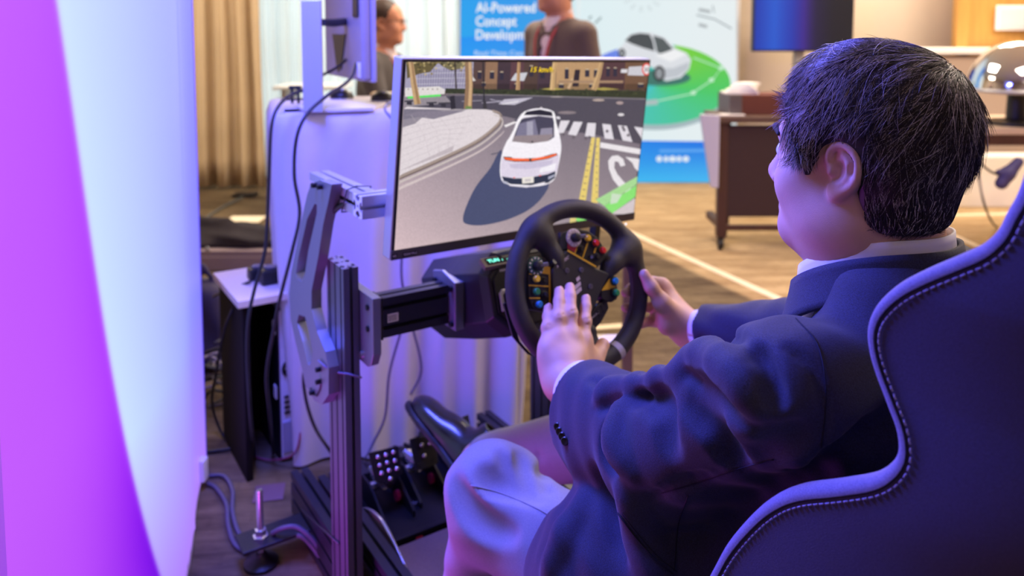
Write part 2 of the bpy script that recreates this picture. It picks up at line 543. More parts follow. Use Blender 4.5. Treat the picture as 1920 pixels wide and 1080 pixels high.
# ============================================================ THE ROOM
def carpet_mat():
    m = mat('carpet', (150, 120, 84), 0.95, spec=0.1)
    nt = m.node_tree; b = nt.nodes['Principled BSDF']
    tc = nt.nodes.new('ShaderNodeTexCoord'); mp = nt.nodes.new('ShaderNodeMapping')
    mp.inputs['Rotation'].default_value = (0, 0, math.radians(-12)); mp.inputs['Scale'].default_value = (1.0, 4.5, 1)
    nt.links.new(tc.outputs['Object'], mp.inputs[0])
    n = nt.nodes.new('ShaderNodeTexNoise'); n.inputs['Scale'].default_value = 2.2; n.inputs['Detail'].default_value = 6; n.inputs['Roughness'].default_value = 0.7
    nt.links.new(mp.outputs[0], n.inputs['Vector'])
    br = nt.nodes.new('ShaderNodeTexBrick'); br.inputs['Scale'].default_value = 5.0
    br.inputs['Color1'].default_value = (1, 1, 1, 1); br.inputs['Color2'].default_value = (.72, .72, .72, 1); br.inputs['Mortar'].default_value = (.6, .6, .6, 1)
    br.inputs['Mortar Size'].default_value = 0.03
    mp2 = nt.nodes.new('ShaderNodeMapping'); mp2.inputs['Rotation'].default_value = (0, 0, math.radians(-12))
    nt.links.new(tc.outputs['Object'], mp2.inputs[0]); nt.links.new(mp2.outputs[0], br.inputs['Vector'])
    rp = nt.nodes.new('ShaderNodeValToRGB')
    rp.color_ramp.elements[0].position = 0.32; rp.color_ramp.elements[0].color = lin((168, 136, 98))
    rp.color_ramp.elements[1].position = 0.68; rp.color_ramp.elements[1].color = lin((222, 192, 146))
    nt.links.new(n.outputs[0], rp.inputs[0])
    mx = nt.nodes.new('ShaderNodeMix'); mx.data_type = 'RGBA'; mx.blend_type = 'MULTIPLY'; mx.inputs[0].default_value = 0.35
    # two carpets: a dark brown one on the left, a tan one right of the first cream line
    dt_ = nt.nodes.new('ShaderNodeVectorMath'); dt_.operation = 'DOT_PRODUCT'; dt_.inputs[1].default_value = (0.921, 0.390, 0)
    nt.links.new(tc.outputs['Object'], dt_.inputs[0])
    st2 = nt.nodes.new('ShaderNodeMapRange'); st2.inputs[1].default_value = 2.30; st2.inputs[2].default_value = 2.34
    nt.links.new(dt_.outputs['Value'], st2.inputs[0])
    rp2 = nt.nodes.new('ShaderNodeValToRGB')
    rp2.color_ramp.elements[0].position = 0.30; rp2.color_ramp.elements[0].color = lin((78, 62, 50))
    rp2.color_ramp.elements[1].position = 0.70; rp2.color_ramp.elements[1].color = lin((150, 130, 100))
    nt.links.new(n.outputs[0], rp2.inputs[0])
    mz = nt.nodes.new('ShaderNodeMix'); mz.data_type = 'RGBA'
    nt.links.new(st2.outputs[0], mz.inputs[0]); nt.links.new(rp2.outputs[0], mz.inputs[6]); nt.links.new(rp.outputs[0], mz.inputs[7])
    nt.links.new(mz.outputs[2], mx.inputs[6]); nt.links.new(br.outputs[0], mx.inputs[7])
    n2 = nt.nodes.new('ShaderNodeTexNoise'); n2.inputs['Scale'].default_value = 420
    nt.links.new(tc.outputs['Object'], n2.inputs['Vector'])
    bp = nt.nodes.new('ShaderNodeBump'); bp.inputs['Strength'].default_value = 0.5; bp.inputs['Distance'].default_value = 0.003
    nt.links.new(n2.outputs[0], bp.inputs['Height']); nt.links.new(bp.outputs[0], b.inputs['Normal'])
    mx2 = nt.nodes.new('ShaderNodeMix'); mx2.data_type = 'RGBA'; mx2.blend_type = 'MULTIPLY'; mx2.inputs[0].default_value = 0.5
    nt.links.new(mx.outputs[2], mx2.inputs[6]); nt.links.new(n2.outputs[0], mx2.inputs[7])
    nt.links.new(mx2.outputs[2], b.inputs['Base Color'])
    return m

floor = struct(obj('floor', MB().box((1.0, 2.2, -0.05), (9.4, 8.4, 0.1)), carpet_mat(), loc=(0, 0, 0)))
M_stripe = mat('carpet_stripe', (226, 208, 178), 0.95, var=0.08, vscale=60, spec=0.1)
for (x0, y0, x1, y1, w) in [(0.16, 5.87, 2.03, 1.45, 0.045), (2.62, 5.6, 2.60, 2.6, 0.04), (-0.1, 2.98, 1.42, 3.27, 0.045), (2.60, 4.98, 5.4, 5.22, 0.05), (2.60, 4.1, 5.2, 4.3, 0.05)]:
    d = np.array([x1 - x0, y1 - y0, 0]); L = np.linalg.norm(d); d /= L
    obj('stripe', MB().box(((x0 + x1) / 2, (y0 + y1) / 2, 0.0009), (L, w, 0.0018), (d, np.cross(Z, d), Z)), M_stripe, floor)
M_ceil = mat('ceiling_paint', (236, 230, 220), 0.9)
struct(obj('ceiling', MB().box((1.0, 2.2, 2.87), (9.4, 8.4, 0.1)), M_ceil))
M_wall = mat('wall_paint', (206, 190, 170), 0.9, var=0.03, vscale=3)
wb = MB()
for (x0, x1, z0, z1) in [(-3.7, -2.55, 0, 2.82), (-2.55, -0.36, 0, 0.25), (-2.55, -0.36, 2.5, 2.82), (-0.36, 5.7, 0, 2.82)]:
    wb.box(((x0 + x1) / 2, 6.46, (z0 + z1) / 2), (x1 - x0, 0.12, z1 - z0))
struct(obj('wall_back', wb, M_wall))
struct(obj('wall_left', MB().box((-3.7, 2.2, 1.41), (0.1, 8.4, 2.82)), M_wall))
struct(obj('wall_right', MB().box((5.7, 2.2, 1.41), (0.1, 8.4, 2.82)), M_wall))
struct(obj('wall_rear', MB().box((1.0, -2.0, 1.41), (9.4, 0.1, 2.82)), M_wall))
M_base = mat('baseboard', (150, 128, 104), 0.6)
struct(obj('baseboard_back', MB().box((2.7, 6.385, 0.05), (5.8, 0.02, 0.1)), M_base))

# the window behind the sheers
M_winframe = mat('window_frame', (235, 235, 232), 0.4)
M_glass = mat('window_glass', (245, 250, 252), 0.03, trans=1.0)
win = MB()
for x in (-2.55, -1.82, -1.09, -0.36): win.box((x, 6.42, 1.37), (0.06, 0.06, 2.25))
for z in (0.27, 1.0, 2.48): win.box((-1.455, 6.42, z), (2.2, 0.055, 0.06))
wn = struct(obj('window_1', win, M_winframe))
for i in range(3):
    obj('pane', MB().box((-2.185 + i * .73, 6.43, 1.37), (0.68, 0.006, 2.2)), M_glass, wn)

# sheer curtains and the heavy beige curtain
def drape(name, x0, x1, y, z0, z1, amp, per, m, seed, n=220, thick=0.0):
    rs = np.random.RandomState(seed); xs = np.linspace(x0, x1, n); ph = rs.rand() * 6
    jit = np.interp(xs, np.linspace(x0, x1, 30), rs.rand(30) * 2.2)
    zs = np.linspace(z0, z1, 14); g = []
    for z in zs:
        s = 1 - 0.15 * (z - z0) / (z1 - z0)
        yy = y + amp * s * np.sin(xs * 2 * PI / per + ph + jit) + amp * .35 * np.sin(xs * 2 * PI / per * 2.3 + jit * 2 + z * .4)
        g.append(np.stack([xs + 0.01 * np.sin(z * 2 + xs * 9), yy, np.full(n, z)], 1))
    mb = MB().grid(np.array(g))
    o = obj(name, mb, m, smooth=True, fix=False, loc=((x0 + x1) / 2, y, z0))
    if thick:
        md = o.modifiers.new('thickness', 'SOLIDIFY'); md.thickness = thick
    return o
M_sheer = mat('sheer_cloth', (238, 242, 242), 0.9)
nt = M_sheer.node_tree; b = nt.nodes['Principled BSDF']
tl = nt.nodes.new('ShaderNodeBsdfTranslucent'); tl.inputs[0].default_value = (0.82, 0.88, 0.86, 1)
mxs = nt.nodes.new('ShaderNodeMixShader'); mxs.inputs[0].default_value = 0.62
nt.links.new(b.outputs[0], mxs.inputs[1]); nt.links.new(tl.outputs[0], mxs.inputs[2])
nt.links.new(mxs.outputs[0], nt.nodes['Material Output'].inputs[0])
tag(drape('sheer_curtain', -2.05, -1.22, 6.16, 0.03, 2.74, 0.022, 0.13, M_sheer, 3), 'white translucent sheer curtain directly beside the beige drape', 'curtain', 'sheer curtains')
tag(drape('sheer_curtain', -1.24, -0.30, 6.15, 0.03, 2.74, 0.022, 0.14, M_sheer, 5), 'white translucent sheer curtain beside the blue lit banner', 'curtain', 'sheer curtains')
M_drape = mat('beige_drape', (206, 182, 146), 0.75, var=0.06, vscale=4, sheen=0.2, bump=0.1, bscale=500)
tag(drape('beige_curtain', -2.95, -1.885, 5.86, 0.02, 2.74, 0.05, 0.155, M_drape, 8, n=300, thick=0.004), 'heavy beige pleated curtain hanging left of the sheers', 'curtain')
M_rail = mat('curtain_rail', (220, 220, 220), 0.4)
tag(obj('curtain_rail', MB().box((-1.6, 6.0, 2.77), (2.8, 0.36, 0.05)), M_rail, bevel=.004), 'white ceiling rail that carries the curtains', 'rail')

# ---------------- lit banner walls (lightboxes)
BY = 6.10
def onB(px, py, off=0.0):
    return P(px, py, BY - off)
M_box = mat('lightbox_frame', (215, 218, 222), 0.4, metal=0.3)
M_lit = print_mat('backlit_print', emit=0.92, lit=False)

def lightbox(label, px0, px1, pyb, zt, depth, build):
    a = P(px0, pyb, BY); c = P(px1, pyb, BY)
    t = thing('lightbox_banner', label, 'banner', ((a[0] + c[0]) / 2, BY, 0))
    x0, x1 = a[0], c[0]
    obj('frame', MB().box(((x0 + x1) / 2, BY + depth / 2 + 0.004, zt / 2 + .01), (x1 - x0, depth, zt - .02)), M_box, t, bevel=0.004)
    for s in (x0 + .15, x1 - .15):
        obj('foot', MB().box((s, BY + depth / 2, 0.012), (0.10, depth + 0.16, 0.024)), M_box, t, bevel=0.004)
    pr = Print(onB, 0.0002); build(pr, px0, px1); pr.build('printed_face', M_lit, t)
    return t

def left_print(pr, x0, x1):
    pr.poly([(x0, -340), (x1, -340), (x1, 338), (x0, 338)], [(0, 130, 240), (30, 110, 235), (60, 190, 235), (30, 190, 250)])
    pr.poly([(x0, 70), (x1, 60), (x1, 338), (x0, 338)], [(0, 150, 250), (40, 140, 240), (90, 205, 245), (60, 200, 250)])
    pr.poly([(x1 - 45, -340), (x1, -340), (x1, 338), (x1 - 30, 338)], [(60, 90, 235), (90, 150, 245), (110, 215, 240), (80, 205, 245)])
    for i, tx in enumerate(['AI-Powered', 'Concept', 'Development']):
        pr.text(tx, 892, 23 + i * 25.5, 19, (250, 252, 255), w=[112, 77, 122][i])
    for i, tx in enumerate(['Real-Time Concept', 'to Vehicle Design']):
        pr.text(tx, 890, 104 + i * 15, 9.5, (225, 240, 255), w=118, bold=False)
lightbox('blue lit banner wall with white AI-Powered Concept Development lettering', 863, 1062, 338, 2.6, 0.10, left_print)

def right_print(pr, x0, x1):
    W = (238, 246, 248)
    pr.poly([(x0, -340), (x1, -340), (x1, 342), (x0, 342)], [(225, 245, 250), W, W, (225, 245, 250)])
    pr.poly([(x0, -340), (x0 + 40, -340), (x0 + 24, 60), (x0, 90)], [(150, 225, 245), (238, 246, 248), (238, 246, 248), (190, 235, 248)])
    # ground disc of the picture: blue, green and teal sectors
    c = (1228, 158); RX, RY = 142, 76
    pr.ell((c[0], c[1] + 9), RX - 2, RY + 1, (170, 190, 196), n=48)
    pr.ell(c, RX, RY, (60, 198, 186), n=48)
    def sector(a0, a1, col0, col1, k=14):
        for i in range(k):
            s0 = a0 + (a1 - a0) * i / k; s1 = a0 + (a1 - a0) * (i + 1) / k; f = i / (k - 1)
            col = tuple(col0[j] + (col1[j] - col0[j]) * f for j in range(3))
            pr.poly([c, (c[0] + RX * math.cos(s0), c[1] + RY * math.sin(s0)), (c[0] + RX * math.cos(s1), c[1] + RY * math.sin(s1))], col)
    sector(-2.75, -1.85, (90, 120, 235), (120, 150, 240))
    sector(-1.30, 0.35, (125, 214, 60), (74, 206, 110))
    sector(0.35, 2.4, (74, 206, 120), (70, 200, 214), 20)
    pr.band([(1300, 108), (1352, 128), (1336, 150), (1296, 176), (1230, 190), (1170, 194)], 2.4, (190, 240, 205))
    for q in ((1352, 128), (1300, 174), (1334, 150)): pr.ell(q, 5, 4, (205, 245, 215))
    pr.poly([(1190, 190), (1232, 186), (1234, 196), (1192, 200)], (176, 196, 196))
    # a plain white hatchback
    pr.ell((1240, 146), 55, 15, (60, 120, 110))
    pr.poly([(1158, 92), (1168, 84), (1178, 66), (1196, 60), (1222, 61), (1246, 70), (1266, 90), (1288, 100), (1296, 112), (1292, 130), (1276, 146), (1250, 152), (1234, 146), (1226, 128), (1200, 116), (1170, 110), (1160, 104)],
            (226, 230, 236))
    pr.poly([(1172, 76), (1184, 65), (1200, 62), (1218, 64), (1224, 76), (1228, 96), (1206, 90), (1184, 82)], (70, 78, 84))
    pr.poly([(1224, 66), (1244, 72), (1262, 92), (1240, 102), (1232, 98), (1228, 80)], (84, 94, 98))
    pr.poly([(1228, 104), (1264, 93), (1288, 101), (1258, 116)], (246, 248, 250))
    pr.poly([(1236, 128), (1262, 128), (1292, 116), (1290, 130), (1270, 144), (1246, 148)], (196, 202, 210))
    for (q, r1, r2) in (((1166, 100), 7, 9), ((1236, 138), 11, 15)):
        pr.ell(q, r1, r2, (46, 50, 56)); pr.ell(q, r1 * .6, r2 * .65, (150, 156, 162))
    # faint drawing lines and dial
    for r1 in (26, 31, 36):
        for k in range(0, 24, 2):
            a0 = 2 * PI * k / 24; pr.band([(1205 + r1 * math.cos(a0 + t), -8 + r1 * .8 * math.sin(a0 + t)) for t in (0, .1, .2)], 2, (206, 218, 222))
    pr.band([(1306, 28), (1340, 36), (1372, 54)], 2.6, (150, 160, 166)); pr.band([(1310, 18), (1332, 22)], 6, (176, 184, 188)); pr.band([(1310, 46), (1326, 50)], 6, (176, 184, 188)); pr.band([(1336, 10), (1339, 24)], 2, (150, 160, 166))
    for q in ((1104, 36), (1116, 44), (1122, 38)): pr.band([q, (q[0] + 5, q[1] - 6)], 4, (150, 170, 174))
    # blue foot band
    pr.poly([(x0, 262), (x1, 266), (x1, 342), (x0, 342)], [(20, 150, 245), (20, 110, 235), (70, 190, 250), (50, 190, 250)])
    pr.band([(1236, 283), (1330, 282)], 6, (90, 170, 248))
    for i, w in enumerate((11, 8, 14, 9, 12)):
        pr.ell((1236 + i * 12.5, 298), w * .52, 5.6, (226, 240, 254))
lightbox('white lit banner wall with a car picture on a green disc', 1062, 1381, 342, 2.6, 0.10, right_print)

# ---------------- far furniture: television on a stand
YT = 5.75
tv0 = P(1411, 97, YT); tv1 = P(1600, 97, YT)
tv = thing('television', 'black flat television with a blue glow on a floor stand', 'television', ((tv0[0] + tv1[0]) / 2, YT, 0))
M_blk = mat('black_plastic', (22, 22, 26), 0.45)
M_tvs = mat('tv_glass', (8, 8, 14), 0.08)
cx = (tv0[0] + tv1[0]) / 2; w = tv1[0] - tv0[0]; hh = w * .565
obj('housing', MB().box((cx, YT + .03, tv0[2] + hh / 2), (w, .05, hh)), M_blk, tv, bevel=.006)
scr = Print(lambda x, y, o: (tv0[0] + .012 + (w - .024) * x, YT + .0045 - o, tv0[2] + .014 + (hh - .028) * y), .0004)
for i in range(24):
    x0_, x1_ = i / 24, (i + 1) / 24
    def tc_(x):
        k = [(0, (18, 60, 190)), (.2, (30, 98, 226)), (.38, (30, 60, 190)), (.5, (62, 34, 150)), (.62, (30, 20, 70)), (.8, (14, 14, 36)), (1, (14, 12, 30))]
        for (a, c0), (b_, c1) in zip(k, k[1:]):
            if x <= b_: f = (x - a) / (b_ - a); return tuple(c0[j] + (c1[j] - c0[j]) * f for j in range(3))
    scr.poly([(x0_, 0), (x1_, 0), (x1_, 1), (x0_, 1)], [tc_(x0_), tc_(x1_), tc_(x1_), tc_(x0_)])
scr.build('screen', print_mat('tv_picture', emit=0.8, lit=False), tv)
M_grey = mat('grey_metal', (170, 168, 166), 0.4, metal=0.4)
obj('stand_post', MB().box((cx, YT + .09, (tv0[2] + .3) / 2), (.07, .05, tv0[2] + .3)), M_grey, tv, bevel=.004)
obj('base_plate', MB().box((cx, YT + .05, .012), (.7, .5, .024)), M_grey, tv, bevel=.005)

# golden wood panel and the white sign on the right
M_wood = mat('golden_wood', (190, 142, 72), 0.45, var=0.12, vscale=6, stretch=(6, 6, 0.5))
x0 = P(1797, 60, 5.9)[0]
wp = MB().box((x0 + .95, 5.96, 1.4), (1.9, 0.06, 2.8)); wp.box((x0 + .03, 5.915, 1.4), (.09, .05, 2.8)); wp.box((x0 + .95, 5.92, .1), (1.9, .03, .2))
struct(obj('wall_right_panel', wp, M_wood)).name = 'trim_1'
s0 = P(1868, 57, 5.87); s1 = P(1990, 10, 5.87)
M_sign = mat('sign_white', (226, 228, 230), 0.5)
sg = thing('wall_sign', 'white rectangular notice sign on the golden wood panel', 'sign', ((s0[0] + s1[0]) / 2, 5.9, s0[2]))
obj('plate', MB().box(((s0[0] + s1[0]) / 2, 5.885, (s0[2] + s1[2]) / 2), (s1[0] - s0[0], .02, s1[2] - s0[2])), M_sign, sg, bevel=.008)
obj('border', MB().box(((s0[0] + s1[0]) / 2, 5.873, (s0[2] + s1[2]) / 2), (s1[0] - s0[0] - .05, .006, s1[2] - s0[2] - .05)), mat('sign_panel', (206, 210, 214), 0.5), sg)

# ---------------- dark table on castors, and what stands on and behind it
M_dk = mat('dark_wood', (74, 44, 36), 0.5, var=0.15, vscale=5, stretch=(8, 8, .6))
M_edge = mat('table_edge', (96, 72, 60), 0.45)
M_mod = mat('modesty_panel', (58, 36, 34), 0.7, var=0.1, vscale=120)
def castor_table(label, ox, oy, ang, L, D, H):
    t = thing('castor_table', label, 'table', (ox, oy, 0)); ca, sa = math.cos(ang), math.sin(ang)
    ax = (np.array([ca, sa, 0]), np.array([-sa, ca, 0]), Z)
    def pt(x, y, z): return np.array([ox, oy, 0]) + ax[0] * x + ax[1] * y + Z * z
    obj('tabletop', MB().box(pt(L / 2, D / 2, H - .018), (L + .06, D + .05, .036), ax), M_edge, t, bevel=.005)
    obj('modesty_panel', MB().box(pt(L / 2, .02, H * .59), (L - .05, .018, H * .68), ax), M_mod, t)
    for x in (0.0, L):
        for y in (0.02, D - .02):
            xo = x; x = x + (.09 if (y > .1 and x < .1) else 0)
            obj('leg', MB().box(pt(x, y, H / 2 + .02), (.05, .045, H - .11), ax), M_dk, t, bevel=.003)
            c = MB(); c.lathe([(.028, -.013), (.032, -.006), (.032, .006), (.028, .013)], pt(x, y, .034), (ax[1], Z, ax[0]), 16); c.box(pt(x, y, .066), (.03, .03, .03), ax)
            obj('castor', c, M_blk, t); x = xo
        obj('end_rail', MB().box(pt(x, D / 2, .14), (.04, D - .06, .04), ax), M_dk, t, bevel=.003)
    obj('stretcher', MB().box(pt(L / 2, .02, .125), (L - .05, .03, .03), ax), M_dk, t, bevel=.003)
    return t
c0 = PZ(1352, 470, 0.0)
ctb = castor_table('dark brown castor table seen behind the sitting man', c0[0], c0[1], math.radians(0), 0.98, 0.30, 0.745)
bx = P(1425, 208, 4.35)
tt = thing('brown_box', 'reddish brown low box standing at the back of the castor table', 'box', (bx[0], bx[1], .745))
obj('body', MB().box((bx[0] + .03, bx[1], .745 + .055), (.36, .22, .11)), mat('red_brown', (104, 52, 36), .6), tt, bevel=.004)
obj('end_panel', MB().box((bx[0] - .175, bx[1] - .01, .745 + .056), (.07, .24, .112)), mat('grey_brown', (92, 82, 80), .6), tt, bevel=.004)
M_paper = mat('white_paper', (236, 232, 226), .8)
pb = MB()
for k in range(5): pb.box((bx[0] - .12 + .012 * k, bx[1] - .01 + .006 * k, .855 + .012 * k + .006), (.18 - .02 * k, .12, .011), (rotm(Z, .2 * k) @ np.eye(3)))
tag(obj('paper_stack', pb, M_paper, loc=(bx[0] - .1, bx[1], .857)), 'small loose stack of white papers on the reddish brown box', 'papers')
q = P(1372, 213, 4.22)
tag(obj('white_card', MB().box((q[0], q[1], .748), (.13, .07, .005)), M_paper, bevel=.001, loc=(q[0], q[1], .745)), 'white card lying at the left end of the castor table', 'card')
# pale folded side leaf hanging at the left end of the table
YL = 4.12
lf = [P(x, y, YL) for x, y in [(1312, 214), (1349, 216), (1346, 352), (1332, 350)]]
lab(obj('side_leaf', MB().prism([(q[0], q[2]) for q in lf], (0, YL - .012, 0), np.array([1., 0, 0]), Z, np.array([0, 1., 0]), .022), mat('pale_grey', (206, 204, 212), .5), ctb, bevel=.003), 'pale grey tapered side leaf')

# right: desk with the chrome dome, white shelf, white box
YD = 3.9
d0 = P(1790, 258, YD)
dt = thing('side_desk', 'light topped desk at the right edge behind the dark haired man', 'desk', (d0[0] + .5, YD + .3, 0))
zt = P(1850, 246, YD)[2]
obj('desktop', MB().box((d0[0] + .55, YD + .3, zt), (1.3, .62, .035)), mat('desk_top', (210, 186, 160), .35), dt, bevel=.004)
obj('front_rail', MB().box((d0[0] + .55, YD + .005, zt - .045), (1.26, .02, .055)), M_dk, dt, bevel=.002)
for x in (-.04, 1.15):
    for y in (.03, .57):
        obj('leg', MB().box((d0[0] + x, YD + y, zt / 2 - .01), (.05, .05, zt - .02)), M_dk, dt, bevel=.003)
dc = P(1908, 172, 4.05)
M_chrome = mat('chrome', (225, 225, 228), 0.06, metal=1.0)
dm = thing('chrome_dome', 'shiny chrome half dome on the desk at the right edge', 'dome', (dc[0], dc[1], zt + .02))
prof = [(.24 * math.cos(a), .26 * math.sin(a)) for a in np.linspace(0, PI / 2 - .02, 16)]
obj('shell', MB().lathe([(.235, -.0)] + prof, (dc[0], dc[1], zt + .2), n=40), M_chrome, dm, smooth=50)
obj('rim', MB().tube([(dc[0] + .243 * math.cos(a), dc[1] + .243 * math.sin(a), zt + .2) for a in np.linspace(0, 2 * PI, 40, endpoint=False)], .012, 8, True), M_grey, dm, smooth=True)
obj('stand', MB().lathe([(.16, .02), (.16, .035), (.05, .05), (.045, .2)], (dc[0], dc[1], zt), n=28), M_blk, dm, smooth=40)
e0 = P(1728, 96, 5.55); e1 = P(1850, 92, 5.55)
sh = thing('white_counter', 'white topped low counter against the wall behind the man', 'counter', ((e0[0] + e1[0]) / 2, 5.5, 0))
obj('body', MB().box(((e0[0] + e1[0]) / 2, 5.72, e0[2] / 2 - .02), (1.2, .3, e0[2] - .04)), mat('counter_taupe', (176, 156, 138), .6), sh, bevel=.004)
obj('top', MB().box(((e0[0] + e1[0]) / 2, 5.71, e0[2]), (1.26, .36, .04)), mat('counter_white', (240, 238, 234), .4), sh, bevel=.004)
w0 = PZ(1790, 388, 0.0)
wx = thing('white_carton', 'white cardboard carton on the floor under the side desk', 'carton', (w0[0] + .35, w0[1] + .2, 0))
M_wc = mat('white_card', (232, 226, 220), .8, var=.04, vscale=8)
obj('body', MB().box((w0[0] + .35, w0[1] + .10, .17), (.72, .20, .34)), M_wc, wx, bevel=.004)
for s in (-1, 1):
    obj('flap', MB().box((w0[0] + .35, w0[1] + .10 + s * .05, .344), (.72, .098, .006), (np.array([1., 0, 0]), np.array([0, 1., 0]), Z)), M_wc, wx)
# dark glove hanging in front with its cord
gb = P(1890, 322, 3.86)
gl = SDF(); gl.chain([gb + (-.03, 0, -.06), gb + (.0, 0, -.01), gb + (.05, 0, .05)], [.03, .032, .024]); gl.cap(gb + (.0, 0, 0), gb + (-.05, 0, .0), .016, .012)
v, f = gl.mesh(.006)
bg_ = rawmesh('power_brick', v, f, mat('dark_violet', (66, 58, 104), .6), loc=tuple(gb))
tag(bg_, 'dark power brick hanging by its cord in front of the white carton', 'power brick')
cord = spline([P(1840, 262, 3.86), P(1838, 300, 3.86), P(1855, 320, 3.86), P(1880, 330, 3.86)], 8) 
obj('cord', MB().tube([np.array(q) for q in cord], .006, 6), M_blk, bg_, smooth=True)
fc = spline([P(1838, 258, 3.84), P(1836, 330, 3.84), P(1848, 390, 3.84), PZ(1868, 425, .008), PZ(1905, 440, .008)], 8)
tag(obj('cable', MB().tube(fc, .006, 6), mat('grey_cable', (92, 86, 84), .6), smooth=True, loc=tuple(fc[0])), 'grey cable falling from the side desk to the floor', 'cable')
# ============================================================ shared figure builder (head, hair) and the two men behind
M_skin = mat('skin', (214, 172, 154), 0.5, var=0.06, vscale=30, bump=0.12, bscale=900, sss=0.05, spec=0.35)
M_skin_bg = mat('skin_warm', (204, 142, 112), 0.55, var=0.05, vscale=20, spec=0.3)

def head_sdf(S, c, X, Y, N, s=1.0, hk=0.02, ear=True, jowl=1.0, neck=None, nose=1.0):
    """head into S: c centre, X right, Y forward, N up (unit vectors)"""
    rot = np.array([X, Y, N])
    def p(x, y, z): return np.asarray(c) + s * (X * x + Y * y + N * z)
    def E_(x, y, z, r, k=.02, op='u'): S.ell(p(x, y, z), np.array(r) * s, rot, k * s, op)
    E_(0, -.014, .030, (.076, .094, .086), .0)
    E_(0, .030, .030, (.064, .062, .066), .03)
    E_(0, .028, -.040, (.064, .062, .074), .03)
    E_(0, .030, -.085, (.056 * jowl, .056, .042), .03)
    S.cap(p(-.018, .070, -.106), p(.018, .070, -.106), .019 * s, .019 * s, .025 * s)
    for q in (-1, 1):
        E_(q * .043, .052, -.040, (.027, .032, .032), .025)
        E_(q * .048 * jowl, .006, -.082, (.028, .042, .036), .03)
        S.cap(p(q * .010, .088, .016), p(q * .040, .074, .018), .010 * s, .009 * s, .016 * s)
        E_(q * .031, .100, -.002, (.017, .018, .011), .012, 's')
        S.ell(p(q * .031, .077, -.003), np.array((.0135, .0135, .012)) * s, rot, .004 * s)
        S.cap(p(q * .017, .0865, .004), p(q * .044, .0785, .003), .0036 * s, .003 * s, .005 * s)
        S.cap(p(q * .017, .0865, -.010), p(q * .043, .079, -.009), .003 * s, .003 * s, .005 * s)
        E_(q * .013, .096, -.044, (.010, .010, .008), .01)
    S.cap(p(0, .088, .006), p(0, .104 * nose, -.034), .008 * s, .0115 * s, .014 * s)
    S.cap(p(0, .104 * nose, -.037), p(0, .094, -.046), .011 * s, .009 * s, .01 * s)
    S.cap(p(-.019, .083, -.069), p(.019, .083, -.069), .0075 * s, .0075 * s, .010 * s)
    S.cap(p(-.015, .085, -.078), p(.015, .085, -.078), .008 * s, .008 * s, .008 * s)
    S.cap(p(-.024, .096, -.0735), p(.024, .096, -.0735), .003 * s, .003 * s, .006 * s, 's')
    if ear:
        for q in (-1, 1):
            back = -Y * math.cos(.13) + X * q * math.sin(.13)          # plane of the ear leans away from the skull
            nb = np.cross(N, back) * q; nb = nb if nb @ (X * q) > 0 else -nb
            up = N * math.cos(.16) - Y * math.sin(.16); bk = np.cross(np.cross(up, back), up); bk /= np.linalg.norm(bk)
            o = p(q * .0745, -.006, -.010)
            def e(u, w, t=0.0): return o + s * (-bk * u + up * w + nb * t)      # u forward, w up, t out
            er = np.array([-bk, up, nb])
            S.ell(e(-.012, .002, .001), np.array((.019, .027, .0045)) * s, er, .006 * s)
            hx = [(.010, -.001, .000), (.013, .012, .004), (.008, .025, .006), (-.005, .031, .008), (-.019, .025, .009), (-.027, .010, .009), (-.026, -.007, .007), (-.017, -.020, .005), (-.007, -.029, .004)]
            S.chain([e(*h) for h in spline([np.array(h) for h in hx], 3)], [.0042 * s] * 40, .003 * s)
            S.ell(e(-.003, -.026, .003), np.array((.0095, .0105, .005)) * s, er, .007 * s)
            S.chain([e(-.004, .021, .004), e(-.014, .010, .005), e(-.015, -.005, .005), e(-.008, -.016, .004)], [.0036 * s, .004 * s, .004 * s, .0034 * s], .004 * s)
            S.ell(e(-.004, -.001, .006), np.array((.0085, .0125, .007)) * s, er, .004 * s, 's')
            S.ell(e(-.020, .010, .009), np.array((.003, .012, .0035)) * s, er, .003 * s, 's')
            S.ell(e(.0065, -.004, .003), np.array((.005, .0065, .0045)) * s, er, .005 * s)
            S.ell(e(.001, -.012, .004), np.array((.005, .004, .004)) * s, er, .003 * s, 's')
    if neck is not None:
        S.cap(p(0, -.022, -.055), neck, .060 * s, .066 * s, .035 * s)
    return p

